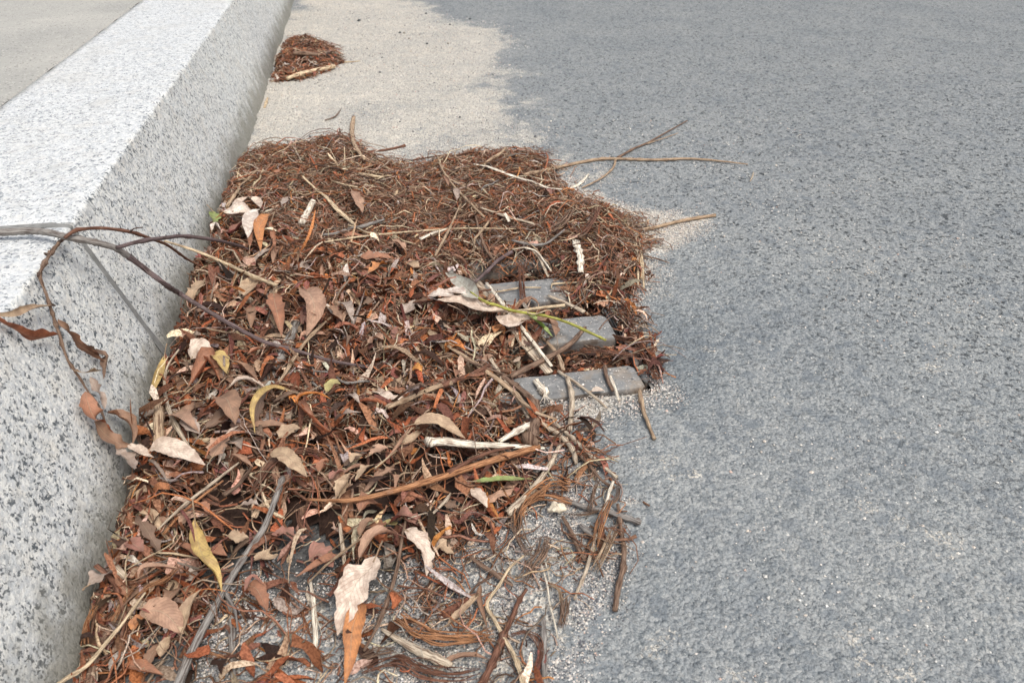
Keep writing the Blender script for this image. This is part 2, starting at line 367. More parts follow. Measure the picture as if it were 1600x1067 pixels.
z = z - .006 * np.exp(-((x - .325) / .05) ** 2 - ((y - .74) / .16) ** 2) - .004 * np.exp(-np.maximum(edge, 0) / .03) * (edge > -.001)
nz = (fbm(x * 12, y * 12, 21) - .5)
def pm(poly, soft, amp): return sstep(-soft, soft, pdist(poly, x, y) + nz * amp)
far = y > 1.6
sand = np.maximum.reduce([pm(SAND_A, .10, .26) * np.where(far, .84, .78), pm(SAND_B, .022, .06) * .78, pm(SAND_C, .04, .10) * .50])
sand = sand * (1 - .22 * sstep(.5, .8, fbm(x * 7, y * 7, 33)) * 1.2)
sand = np.maximum(sand, .36 * sstep(.66, .80, fbm(x * 22, y * 22, 40)) * sstep(1.3, .6, y))
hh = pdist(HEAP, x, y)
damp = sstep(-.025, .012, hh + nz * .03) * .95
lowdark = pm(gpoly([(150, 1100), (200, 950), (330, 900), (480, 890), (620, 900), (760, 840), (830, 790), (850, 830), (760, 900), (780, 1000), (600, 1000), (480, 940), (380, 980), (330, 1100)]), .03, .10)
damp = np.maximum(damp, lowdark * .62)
worn = pm(gpoly([(985, 480), (1060, 470), (1130, 520), (1110, 620), (1060, 640), (1030, 590)]), .03, .06) * .8
nu, nv = len(xs), len(ys); Q = grid_faces(nu, nv)
cx, cy = x[Q].mean(1), y[Q].mean(1)
keep = ~((cx > GX0) & (cx < GX1) & (cy > GY0) & (cy < GY1))
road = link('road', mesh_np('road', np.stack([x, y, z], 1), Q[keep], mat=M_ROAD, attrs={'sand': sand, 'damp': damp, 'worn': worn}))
tag(road, 'grey asphalt road with sandy grit along the gutter', 'road', kind='structure')
def box_np(x0, x1, y0, y1, z0, z1):
    V = np.array([[a, b, c] for a in (x0, x1) for b in (y0, y1) for c in (z0, z1)], float)
    Q = np.array([[0, 1, 3, 2], [4, 6, 7, 5], [0, 4, 5, 1], [2, 3, 7, 6], [0, 2, 6, 4], [1, 5, 7, 3]]); return V, Q
# gully pit under the grate: four walls and a floor, seen from inside
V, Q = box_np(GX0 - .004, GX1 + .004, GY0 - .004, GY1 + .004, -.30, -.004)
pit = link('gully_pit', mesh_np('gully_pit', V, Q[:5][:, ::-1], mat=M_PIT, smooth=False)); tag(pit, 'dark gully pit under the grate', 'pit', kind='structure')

# ------------------------------------------------------------------ kerb stones, joint, pavement
def kerb_profile():
    p = [(KX0 + .004, -.02), (KX0 - .001, .0)]
    for k in range(1, 15): tt = k / 15; p.append((KX0 + (KX1 + .004 - KX0) * tt, (KZ - .006) * tt))
    for k in range(5): a = k / 4 * rad(72); p.append((KX1 - .004 + .009 * math.cos(a) - .001, KZ - .008 + .008 * math.sin(rad(18) + a)))
    for k in range(1, 19): p.append((KX1 - .006 + (KX2 - KX1 + .006) * k / 18, KZ))
    p.append((KX2, -.02)); return np.array(p)
def kerb_stone(y0, y1, label):
    pr = kerb_profile(); st = .007
    yy = [y0]; s = st; q = y0
    near, farr = (y0, y1)
    n = int((min(y1, 2.2) - max(y0, .1)) / st)
    yy = list(np.linspace(max(y0, .1), min(y1, 2.2), n)); 
    if y0 < .1: yy = list(np.linspace(y0, .1, 12))[:-1] + yy
    if y1 > 2.2: yy = yy + list(np.linspace(2.2, y1, 60))[1:]
    yy = np.array(yy); nu, nv = len(yy), len(pr)
    Yg = np.repeat(yy, nv); X = np.tile(pr[:, 0], nu); Z = np.tile(pr[:, 1], nu)
    face = (X > KX1 + .001) & (Z < KZ - .004) & (Z > -.01)
    # rough split foot: bites out of the lower face
    bite = sstep(.50, .72, fbm(Yg * 16, Z * 22, 51)) * sstep(.055, .01, Z) * .0030 + (fbm(Yg * 70, Z * 90, 57) - .45) * sstep(.05, .0, Z) * .004
    X = X - np.where(face, bite + (fbm(Yg * 40, Z * 60, 52) - .5) * .0022, 0)
    topm = (Z > KZ - .001); Z = Z + np.where(topm, (fbm(Yg * 55, X * 55, 53) - .5) * .0016, 0)
    arr = (abs(X - KX1) < .012) & (Z > KZ - .012)
    chip = sstep(.55, .75, fbm(Yg * 60, X * 0 + 3, 54)) * .0028
    X = X - np.where(arr, chip, 0); Z = Z - np.where(arr, chip * .8, 0)
    # rounded stone ends at the joint
    for e in (y0, y1):
        d = abs(Yg - e); k = np.exp(-d / .0035) * .0028; X = X - np.where(face, k, 0); Z = Z - np.where(topm | arr, k, 0)
    V = np.stack([X, Yg, Z], 1); Q = grid_faces(nu, nv)[:, ::-1]
    # end caps as fans
    T = []
    for r in (0, nu - 1):
        b = len(V); V = np.vstack([V, V[r * nv:(r + 1) * nv]])
        V = np.vstack([V, [[-.42, V[b, 1], .07]]]); c_ = b + nv
        for k in range(nv): T.append((c_, b + k, b + (k + 1) % nv) if r else (c_, b + (k + 1) % nv, b + k))
    o = link('granite_kerb_stone', mesh_np('granite_kerb_stone', V, Q, T, M_GRAN))
    tag(o, label, 'kerb stone', 'granite kerb stones of one run'); return o
kerb_stone(-1.2, JY - .0050, 'near speckled granite kerb stone, crossed by the bare branch with hanging withered leaves')
kerb_stone(JY + .0050, 9.0, 'far speckled granite kerb stone beyond the mortar joint, running past the small litter clump')
pr = kerb_profile()[1:-1]; pr2 = pr.copy(); pr2[:, 0] -= .0026 * (pr[:, 1] < KZ - .004); pr2[:, 1] -= .0018 * (pr[:, 1] > .05)
ar_ = (abs(pr[:, 0] - KX1) < .014) & (pr[:, 1] > KZ - .014); pr2[ar_, 0] -= .003; pr2[ar_, 1] -= .0025
n = len(pr2); yj = np.linspace(JY - .006, JY + .006, 5)
V = np.stack([np.tile(pr2[:, 0], 5), np.repeat(yj, n), np.tile(pr2[:, 1], 5)], 1)
mo = link('mortar_joint', mesh_np('mortar_joint', V, grid_faces(5, n)[:, ::-1], mat=M_MORT))
tag(mo, 'recessed grey mortar joint between the two kerb stones', 'mortar joint', kind='structure')
px_ = axis(-9., -1.6, KX2 - .006, KX2 - .006, .01, 1.08); py_ = axis(-4, .9, 3.2, 25., .012, 1.05)
px_ = np.array(sorted(set(list(np.linspace(-9, -1.7, 20)) + list(np.arange(-1.6, KX2 - .006, .01)) + [KX2 - .004])))
XX, YY = np.meshgrid(px_, py_, indexing='ij'); xq, yq = XX.ravel(), YY.ravel()
ed = (xq > KX2 - .006)
xq2 = np.where(ed, xq - .004 + (fbm(yq * 18, yq * 0, 61) - .5) * .006, xq)
zq = KZ - .002 + (fbm(xq * 60, yq * 60, 60) - .5) * .0016 - np.where(ed, .003, 0)
pv = link('pavement', mesh_np('pavement', np.stack([xq2, yq, zq], 1), grid_faces(len(px_), len(py_)), mat=M_PAVE))
tag(pv, 'pale concrete pavement behind the kerb', 'pavement', kind='structure')
V, Q = box_np(-9, KX2 - .0005, -4, 25, -.05, KZ - .012)
sb = link('pavement_base', mesh_np('pavement_base', V, Q, mat=M_SOIL, smooth=False)); tag(sb, 'dark soil under the pavement edge', 'ground', kind='structure')

# ------------------------------------------------------------------ drain grate
def rbox(x0, x1, y0, y1, z0, z1, r, seed=0, st=.008):
    """box with rounded top edges and a slightly worn top"""
    prof = [(0, z0), (0, z1 - r)] + [(r * (1 - math.cos(a)), z1 - r + r * math.sin(a)) for a in np.linspace(.3, math.pi / 2, 4)]
    nx = max(3, int((x1 - x0) / st)); ny = max(3, int((y1 - y0) / st))
    rings = []
    def ring(ins, zz):
        xa, xb, ya, yb = x0 + ins, x1 - ins, y0 + ins, y1 - ins; c = .006 + 0 * ins
        pts = [(q, ya) for q in np.linspace(xa + c, xb - c, nx)] + [(xb, q) for q in np.linspace(ya + c, yb - c, ny)] + \
              [(q, yb) for q in np.linspace(xb - c, xa + c, nx)] + [(xa, q) for q in np.linspace(yb - c, ya + c, ny)]
        return [(a, b, zz) for a, b in pts]
    R = [ring(i, zz) for i, zz in prof]; n = len(R[0]); V = [p for r_ in R for p in r_]; Q = []
    for k in range(len(R) - 1):
        for i in range(n): Q.append((k * n + i, k * n + (i + 1) % n, (k + 1) * n + (i + 1) % n, (k + 1) * n + i))
    last = (len(R) - 1) * n; c0 = len(V); V.append(((x0 + x1) / 2, (y0 + y1) / 2, z1))
    T = [(last + i, last + (i + 1) % n, c0) for i in range(n)]
    V = np.array(V, float); wv = (fbm(V[:, 0] * 70 + seed, V[:, 1] * 70, 71) - .5)
    V[:, 2] += wv * .0022 * (V[:, 2] > z1 - r); V[:, 1] += (fbm(V[:, 0] * 60, V[:, 2] * 90 + seed, 72) - .5) * .002
    return V, np.array(Q), np.array(T)
grate = bpy.data.objects.new('drain_grate', None); COL.objects.link(grate); grate.location = ((GX0 + GX1) / 2, (GY0 + GY1) / 2, 0)
tag(grate, 'worn grey gully grate with thick bars, half buried by the heap of dead leaves', 'drain grate')
GL = np.array(grate.location)
def part(name, V, Q, T, mat, parent, base, color=None, smooth=True):
    return link(name, mesh_np(name, V - base, Q, T, mat, smooth), parent, color=color)
bx0, bx1 = .108, .274
bars = [(.6195, .6655), (.7235, .7795), (.825, .888), (.935, .985)]
for k, (a, b) in enumerate(bars):
    V, Q, T = rbox(bx0 - .012, bx1 - .002 - (.006 if k == 2 else 0), a, b, -.045, .0020 - .001 * (k == 2), .006, k * 3.3); part('grate_bar', V, Q, T, M_IRON, grate, GL)
for k, (a, b) in enumerate(bars):
    V, Q, T = rbox(-.175, .048, a, b, -.045, .001, .006, k * 5.1 + 40); part('grate_bar', V, Q, T, M_IRON, grate, GL)
for k, (x0, x1, y0, y1) in enumerate(((GX0 - .002, -.168, GY0 + .018, GY1 - .018), (.050, .094, GY0 + .018, GY1 - .018), (.2745, GX1 + .002, GY0 + .018, GY1 - .018))):
    V, Q, T = rbox(x0, x1, y0, y1, -.055, -.002 if k != 1 else .0005, .004, k); part('side_rail', V, Q, T, M_IRON, grate, GL)
for k, (y0, y1) in enumerate(((GY0 - .004, GY0 + .0015), (GY1 - .016, GY1 + .002))):
    V, Q, T = rbox(GX0 - .002, GX1 + .002, y0, y1, -.055, -.003 - .004 * (k == 0), .004, k); part('end_rail', V, Q, T, M_IRON, grate, GL)

# ------------------------------------------------------------------ litter mass (stuff): uncountable scraps and fibres
PAL = {'rust': (.34, .115, .052), 'brown': (.22, .105, .062), 'pink': (.42, .28, .20), 'tan': (.50, .38, .27), 'straw': (.68, .57, .42),
       'grey': (.42, .37, .33), 'dark': (.050, .026, .018), 'orange': (.48, .20, .065), 'maroon': (.23, .095, .075)}
PA = np.array([PAL[k] for k in ('rust', 'brown', 'pink', 'tan', 'straw', 'grey', 'dark', 'orange', 'maroon')])
def pick(n, wts): wts = np.array(wts, float); return PA[RNG.choice(len(PA), n, p=wts / wts.sum())] * np.exp(RNG.normal(-.14, .42, (n, 1))).clip(.25, 1.45) * (1 + RNG.normal(0, .05, (n, 3)))
SPARSE = gpoly([(150, 1100), (180, 960), (340, 880), (560, 900), (700, 850), (790, 760), (850, 640), (900, 640), (965, 740), (975, 830), (900, 930), (880, 1100)])
RIGHT = gpoly([(960, 470), (1000, 480), (1040, 600), (1010, 600), (970, 520)])
RAIL = gpoly([(958, 478), (985, 480), (1000, 520), (1030, 585), (1008, 592), (992, 560), (972, 520)])
def weight(x, y):
    h = pdist(HEAP, x, y); n = fbm(x * 25, y * 25, 81)
    wgt = sstep(-.006, .010, h + (n - .5) * .02)
    sp = (pdist(SPARSE, x, y) > 0) * sstep(.48, .66, fbm(x * 16, y * 16, 83)) * .36
    rt = np.maximum((pdist(RIGHT, x, y) > -.004) * .30, (pdist(RAIL, x, y) > 0) * .8)
    wgt = np.maximum.reduce([wgt, sp, rt, sstep(-.02, -.004, h) * .12])
    op = sstep(-.01, .012, pdist(OPEN, x, y)) * (pdist(RAIL, x, y) < 0); wgt = wgt * (1 - .86 * op)
    lowl = (pdist(HEAP, x, y) > 0) & (y < .55); wgt = np.where(lowl, wgt * np.maximum(.12 + .88 * sstep(.44, .60, n), sstep(KX0 + .05, KX0 + .02, x)), wgt)
    return np.where(x > KX0 - .004, wgt, 0)
def sample(n, poly, wf, bounds=None):
    P = np.array(poly); x0, y0 = P.min(0) - .06; x1, y1 = P.max(0) + .06
    if bounds: x0, x1, y0, y1 = bounds
    ox, oy = [], []; tot = 0
    while tot < n:
        a = RNG.uniform(x0, x1, n * 2); b = RNG.uniform(y0, y1, n * 2)
        k = RNG.uniform(0, 1, n * 2) < wf(a, b); ox.append(a[k]); oy.append(b[k]); tot += k.sum()
        if k.sum() == 0: break
    return np.concatenate(ox)[:n], np.concatenate(oy)[:n]
def scraps(px, py, L, W, curl, col, lift, tilt):
    n = len(px); NU, NV = 6, 3
    u = np.linspace(0, 1, NU)[None, :, None]; v = np.array([-1, 0, 1.])[None, None, :]
    yaw = RNG.uniform(0, 2 * np.pi, n)[:, None, None]; L = L[:, None, None]; W = W[:, None, None]; curl = curl[:, None, None]
    prof = np.sin(np.pi * np.clip(u * .92 + .04, 0, 1)) ** .6 * np.where(abs(v) > .5, RNG.uniform(.35, 1.45, (n, NU, NV)), 1)
    th = curl * (u - .5); lx = np.where(abs(curl) > .05, np.sin(th) / np.where(abs(curl) > .05, curl, 1), u - .5) * L
    lz = np.where(abs(curl) > .05, (1 - np.cos(th)) / np.where(abs(curl) > .05, curl, 1), 0) * L
    cc = RNG.uniform(-1.3, 1.6, (n, 1, 1)); tw = RNG.uniform(-2.4, 2.4, (n, 1, 1)) * (u - .5) + RNG.normal(0, tilt, (n, 1, 1))
    wv = v * W * .5 * prof; ly = wv * np.cos(tw); lz = lz + RNG.normal(0, .05, (n, NU, NV)) * W + wv * np.sin(tw) + abs(wv) * cc * .6
    ly = ly + L * RNG.uniform(-.35, .35, (n, 1, 1)) * (u - .5) ** 2
    pt = RNG.normal(0, tilt * .6, (n, 1, 1)); lz = lz + lx * np.sin(pt)
    lx, ly, lz = np.broadcast_arrays(lx, ly, lz)
    X = px[:, None, None] + lx * np.cos(yaw) - ly * np.sin(yaw); Y = py[:, None, None] + lx * np.sin(yaw) + ly * np.cos(yaw)
    lz = lz - lz.min(axis=(1, 2), keepdims=True) * .8
    return finish(X, Y, lz, lift, n, NU, NV, col, False)
def finish(X, Y, lz, lift, n, NU, NV, col, wrap):
    X = np.where(X < KX0 + .001, KX0 + .001 + (KX0 + .001 - X) * .25, X)
    Hc = heap_h(X.ravel(), Y.ravel()).reshape(X.shape)
    Z = Hc * .6 + Hc.mean(axis=(1, 2), keepdims=True) * .4 + lz + lift[:, None, None]
    V = np.stack([X, Y, Z], -1).reshape(-1, 3)
    if wrap:
        i, j = np.meshgrid(np.arange(NU - 1), np.arange(NV), indexing='ij'); a = (i * NV + j).ravel(); b = (i * NV + (j + 1) % NV).ravel()
        q = np.stack([a, a + NV, b + NV, b], 1)
    else: q = grid_faces(NU, NV)
    Q = (q[None] + (np.arange(n) * NU * NV)[:, None, None]).reshape(-1, 4)
    C = np.repeat(col, NU * NV, 0); return V, Q, C
def fibres(px, py, L, r, bend, col, lift, yaw=None):
    n = len(px); NU, NV = 7, 3; u = np.linspace(0, 1, NU)[None, :]
    yaw = RNG.uniform(0, 2 * np.pi, n) if yaw is None else yaw
    ang = yaw[:, None] + bend[:, None] * (u - .5) + RNG.normal(0, .28, (n, NU)); st = L[:, None] / (NU - 1)
    cx = np.cumsum(np.cos(ang) * st, 1); cy = np.cumsum(np.sin(ang) * st, 1); cx -= cx.mean(1, keepdims=True); cy -= cy.mean(1, keepdims=True)
    arch = RNG.uniform(-.10, .22, (n, 1)) * L[:, None] * (1 - (2 * u - 1) ** 2) + RNG.normal(0, .07, (n, 1)) * L[:, None] * (2 * u - 1) + RNG.normal(0, .0006, (n, NU))
    rr = r[:, None] * (1 - .6 * u); a = np.arange(NV) * 2 * np.pi / NV
    nx, ny = -np.sin(ang), np.cos(ang)
    X = px[:, None, None] + cx[..., None] + nx[..., None] * rr[..., None] * np.cos(a) * 1.5
    Y = py[:, None, None] + cy[..., None] + ny[..., None] * rr[..., None] * np.cos(a) * 1.5
    lz = arch[..., None] + rr[..., None] * np.sin(a)
    return finish(X, Y, lz, lift, n, NU, NV, col, True)
def merge(parts):
    V, Q, C = [], [], []; o = 0
    for v, q, c in parts: V.append(v); Q.append(q + o); C.append(c); o += len(v)
    return np.concatenate(V), np.concatenate(Q), np.concatenate(C)
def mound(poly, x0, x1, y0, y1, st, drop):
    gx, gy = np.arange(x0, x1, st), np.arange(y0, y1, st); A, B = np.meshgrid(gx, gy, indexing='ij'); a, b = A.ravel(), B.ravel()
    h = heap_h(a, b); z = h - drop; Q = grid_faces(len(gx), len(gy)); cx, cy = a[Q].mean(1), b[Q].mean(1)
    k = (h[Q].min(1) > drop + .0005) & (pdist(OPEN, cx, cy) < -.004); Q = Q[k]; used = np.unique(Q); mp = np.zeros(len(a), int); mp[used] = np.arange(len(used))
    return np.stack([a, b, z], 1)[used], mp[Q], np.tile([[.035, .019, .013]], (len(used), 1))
def leafy(x, y): return sstep(1.12, .80, y + .35 * x)        # the near, kerb side holds more leaf; the far side is fine fibre
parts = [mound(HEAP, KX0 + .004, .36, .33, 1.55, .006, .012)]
N1 = 5200; px, py = sample(N1, HEAP, lambda a, b: weight(a, b) * (.45 + .55 * leafy(a, b)))
lf = leafy(px, py); sz = np.exp(RNG.normal(0, .45, N1)).clip(.4, 1.8)
parts.append(scraps(px, py, .014 * sz * (.6 + .7 * lf), .0045 * sz * (.5 + .8 * lf) * RNG.uniform(.5, 1.5, N1), RNG.normal(0, 1.6, N1),
    pick(N1, (5, 6.5, 2.6, 1.7, .7, 1.6, 5.5, .4, 2.2)), RNG.uniform(-.013, .002, N1), .62))
N2 = 25000; px, py = sample(N2, HEAP, lambda a, b: weight(a, b) * (1 - .72 * leafy(a, b)))
ln = np.exp(RNG.normal(math.log(.018), .55, N2)).clip(.005, .065)
parts.append(fibres(px, py, ln, RNG.uniform(.00022, .00075, N2), RNG.normal(0, 1.6, N2), pick(N2, (6, 6, 3, 2.4, 1.0, 1.2, 3.2, .9, 1.4)), RNG.uniform(-.010, .005, N2)))
N3 = 10500; px, py = sample(N3, HEAP, weight); ln = np.exp(RNG.normal(math.log(.034), .45, N3)).clip(.012, .095)
parts.append(fibres(px, py, ln, np.exp(RNG.normal(math.log(.00065), .38, N3)).clip(.0003, .0016), RNG.normal(0, .9, N3), pick(N3, (5, 4.2, 2.4, 3, 2.0, 1.6, 1.6, 1.3, 1.0)), RNG.uniform(-.007, .005, N3)))
N9 = 3400; px, py = sample(N9, HEAP, lambda a, b: weight(a, b) * (.30 + .70 * leafy(a, b))); lf = leafy(px, py)
parts.append(scraps(px, py, np.exp(RNG.normal(math.log(.028), .35, N9)).clip(.012, .06) * (.7 + .4 * lf), RNG.uniform(.003, .0085, N9) * (.6 + .5 * lf), RNG.normal(0, 2.2, N9), pick(N9, (6, 6, 2.2, 2, .9, 1.3, 2.6, .7, 2.4)), RNG.uniform(-.007, .004, N9), .8))
N10 = 1900; px, py = sample(N10, HEAP, lambda a, b: weight(a, b)); ln = np.exp(RNG.normal(math.log(.055), .35, N10)).clip(.025, .12)
parts.append(fibres(px, py, ln, np.exp(RNG.normal(math.log(.00075), .30, N10)).clip(.0004, .0015), RNG.normal(0, .7, N10), pick(N10, (4.5, 3, 3, 3.2, 3.4, 2, .3, 1, .8)), RNG.uniform(.000, .006, N10)))
N5 = 260; TANG = gpoly([(480, 1085), (520, 960), (640, 900), (760, 850), (835, 780), (860, 700), (905, 690), (965, 760), (980, 860), (905, 920), (880, 1085)])
px, py = sample(N5, TANG, lambda a, b: (pdist(TANG, a, b) > 0) * sstep(.42, .62, fbm(a * 22, b * 22, 85)))
parts.append(fibres(px, py, np.exp(RNG.normal(math.log(.030), .5, N5)).clip(.008, .09), RNG.uniform(.0003, .0009, N5), RNG.normal(0, 2.2, N5), pick(N5, (5, 5, 2, 4, 4, 2, 2, 1.5, .6)), RNG.uniform(.000, .005, N5)))
N6 = 420; px, py = sample(N6, HEAP, lambda a, b: sstep(-.05, -.01, pdist(HEAP, a, b)) * (pdist(HEAP, a, b) < .01) * (b > .95) * (a > KX0 + .02) * sstep(.45, .6, fbm(a * 18, b * 18, 86)))
parts.append(fibres(px, py, RNG.uniform(.010, .06, N6), RNG.uniform(.0003, .0010, N6), RNG.normal(0, 1., N6), pick(N6, (5, 6, 2, 3, 1.5, 1, 1.5, 1, 1)), RNG.uniform(.000, .003, N6)))
N7 = 900; px = RNG.uniform(KX0 + .001, KX0 + .03, N7); py = RNG.uniform(.33, 1.35, N7)
parts.append(scraps(px, py, RNG.uniform(.008, .026, N7), RNG.uniform(.003, .010, N7), RNG.normal(0, 1.3, N7), pick(N7, (5, 6, 3, 2, .7, 1.5, 3, .5, 2)), RNG.uniform(-.008, .001, N7), .7))
# fibre and scraps that have fallen into the slots
N4 = 1700; px = RNG.uniform(.10, .272, N4); py = np.concatenate([RNG.uniform(.668, .722, N4 // 2), RNG.uniform(.782, .823, N4 // 4), RNG.uniform(.89, .933, N4 - N4 // 2 - N4 // 4)])
for pz in (scraps(px[::2], py[::2], RNG.uniform(.008, .022, N4 // 2), RNG.uniform(.003, .007, N4 // 2), RNG.normal(0, 1, N4 // 2), pick(N4 // 2, (3, 6, 1, 1, .2, .5, 7, 0, 1)), RNG.uniform(-.006, .004, N4 // 2), .5),
           fibres(px, py, RNG.uniform(.010, .034, N4), RNG.uniform(.0003, .0009, N4), RNG.normal(0, 1, N4), pick(N4, (3, 6, 1.5, 1, .4, .5, 6, .3, 1)), RNG.uniform(-.006, .004, N4))):
    v = pz[0]; v[:, 2] = v[:, 2] - heap_h(v[:, 0], v[:, 1]) - .0135 - .020 * sstep(.25, .11, v[:, 0]) * vn(v[:, 0] * 30, v[:, 1] * 30, 7); v[:, 1] = np.clip(v[:, 1], .62, 1.0); parts.append((v, pz[1], pz[2]))
V, Q, C = merge(parts)
lit = link('leaf_litter', mesh_np('leaf_litter', V, Q, mat=M_LITT, col=C)); tag(lit, 'brown heap of shredded dead leaves and bark fibre against the kerb', 'leaf litter', kind='stuff')
# small clump further up the gutter
wc = lambda a, b: sstep(-.006, .006, pdist(CLUMP, a, b) + (fbm(a * 30, b * 30, 90) - .5) * .03)
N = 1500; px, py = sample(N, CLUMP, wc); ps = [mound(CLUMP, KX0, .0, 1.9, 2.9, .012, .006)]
ps.append(scraps(px, py, RNG.uniform(.010, .035, N), RNG.uniform(.004, .012, N), RNG.normal(0, 1., N), pick(N, (4, 6, 2, 1, .4, 2, 3, .3, 1)), RNG.uniform(-.006, .002, N), .4))
N = 2200; px, py = sample(N, CLUMP, wc)
ps.append(fibres(px, py, RNG.uniform(.015, .07, N), RNG.uniform(.0005, .0013, N), RNG.normal(0, .9, N), pick(N, (6, 6, 2.4, 2.0, 1, .8, 3, .6, 1.2)), RNG.uniform(-.006, .006, N)))
V, Q, C = merge(ps)
cl = link('litter_clump', mesh_np('litter_clump', V, Q, mat=M_LITT, col=C)); tag(cl, 'small separate clump of brown litter by the far kerb stone', 'leaf litter', kind='stuff')

# ------------------------------------------------------------------ sand and grit (stuff)
def grains(n, wf, bounds, s0, s1, wts):
    px, py = sample(n, HEAP, wf, bounds); n = len(px)
    inh = (px > GX0) & (px < GX1) & (py > GY0) & (py < GY1); onb = np.zeros(len(px), bool)
    for a_, b_ in bars: onb |= (py > a_ + .006) & (py < b_ - .006) & (px > bx0) & (px < bx1 - .01)
    kp = ~inh | (onb & (RNG.uniform(0, 1, len(px)) < .5)); px, py = px[kp], py[kp]; inh = inh[kp]; n = len(px); s = np.exp(RNG.normal(math.log(s0), .35, n)).clip(s0 * .5, s1)
    o = np.array([[1, 0, 0], [-1, 0, 0], [0, 1, 0], [0, -1, 0], [0, 0, 1], [0, 0, -1.]]) * 1.0
    v = o[None] * s[:, None, None] * RNG.uniform(.55, 1.2, (n, 6, 1)); v[:, :, 2] *= .75
    a = RNG.uniform(0, 6.28, n)[:, None]; vx = v[:, :, 0] * np.cos(a) - v[:, :, 1] * np.sin(a); vy = v[:, :, 0] * np.sin(a) + v[:, :, 1] * np.cos(a)
    zz = s * .25 + inh * .0035
    V = np.stack([px[:, None] + vx, py[:, None] + vy, v[:, :, 2] + zz[:, None]], -1).reshape(-1, 3)
    f = np.array([[0, 2, 4], [2, 1, 4], [1, 3, 4], [3, 0, 4], [2, 0, 5], [1, 2, 5], [3, 1, 5], [0, 3, 5]])
    T = (f[None] + (np.arange(n) * 6)[:, None, None]).reshape(-1, 3)
    pal = np.array([(.68, .62, .55), (.60, .52, .44), (.72, .69, .63), (.36, .35, .34), (.10, .10, .11), (.55, .40, .33)])
    c = pal[RNG.choice(6, n, p=np.array(wts) / sum(wts))] * RNG.uniform(.8, 1.1, (n, 1)); return V, T, np.repeat(c, 6, 0)
def wB(a, b):
    nn = (fbm(a * 20, b * 20, 95) - .5) * .05; return np.where((a > KX0) , sstep(-.02, .012, pdist(SAND_B, a, b) + nn) * (1 - .9 * (pdist(OPEN, a, b) > .0)), 0)
def wC(a, b):
    nn = (fbm(a * 20, b * 20, 96) - .5) * .07; return sstep(-.02, .03, pdist(SAND_C, a, b) + nn) * (.3 + .7 * sstep(.4, .6, fbm(a * 30, b * 30, 97)))
def wA(a, b): return np.where(a > KX0 + .003, sstep(-.05, .03, pdist(SAND_A, a, b) + (fbm(a * 12, b * 12, 98) - .5) * .14), 0)
sets = [grains(22000, wB, (.0, .62, .5, 1.5), .0008, .0019, (5, 4, 2, 3, 1.2, 1)), grains(38000, wC, (-.27, .30, .28, .72), .0007, .0016, (2.2, 2, 1.2, 6, 5, .6)),
        grains(9000, wA, (-.26, .62, 1.2, 3.3), .0014, .0036, (5, 4, 4, 2.5, 2.2, 1)),
        grains(4000, lambda a, b: (pdist(HEAP, a, b) < 0) * (.2 + .8 * (fbm(a * 9, b * 9, 99) > .55)), (-.25, .9, .25, 1.6), .0010, .0024, (4, 3, 5, 2, .5, 1))]
V, T, C, o = [], [], [], 0
for v, t_, c in sets: V.append(v); T.append(t_ + o); C.append(c); o += len(v)
gr = link('grit', mesh_np('grit', np.concatenate(V), None, np.concatenate(T), M_GRIT, False, col=np.concatenate(C))); tag(gr, 'pale sand and grit strewn around the heap and the grate', 'grit', kind='stuff')

# ------------------------------------------------------------------ builders for single leaves, twigs, strips
def spline(P, n):
    P = np.asarray(P, float)
    if len(P) == 2: P = np.array([P[0], (P[0] + P[1]) / 2, P[1]])
    d = np.r_[0, np.cumsum(np.linalg.norm(np.diff(P, axis=0), axis=1))]; d = d / d[-1]
    E = np.vstack([2 * P[0] - P[1], P, 2 * P[-1] - P[-2]]); out = []
    for t in np.linspace(0, 1, n):
        k = min(np.searchsorted(d, t, 'right') - 1, len(P) - 2); k = max(k, 0); f = (t - d[k]) / max(d[k + 1] - d[k], 1e-9)
        a, b, c, e = E[k], E[k + 1], E[k + 2], E[k + 3]
        out.append(.5 * (2 * b + (c - a) * f + (2 * a - 5 * b + 4 * c - e) * f * f + (3 * b - a - 3 * c + e) * f ** 3))
    return np.array(out)
def frames(C):
    T = np.gradient(C, axis=0); T /= np.linalg.norm(T, axis=1, keepdims=True) + 1e-12
    up = np.array([0, 0, 1.]); Sd = np.cross(T, up); l = np.linalg.norm(Sd, axis=1, keepdims=True)
    Sd = np.where(l > .05, Sd / np.maximum(l, 1e-9), np.array([[1., 0, 0]])); N = np.cross(Sd, T); return T, Sd, N
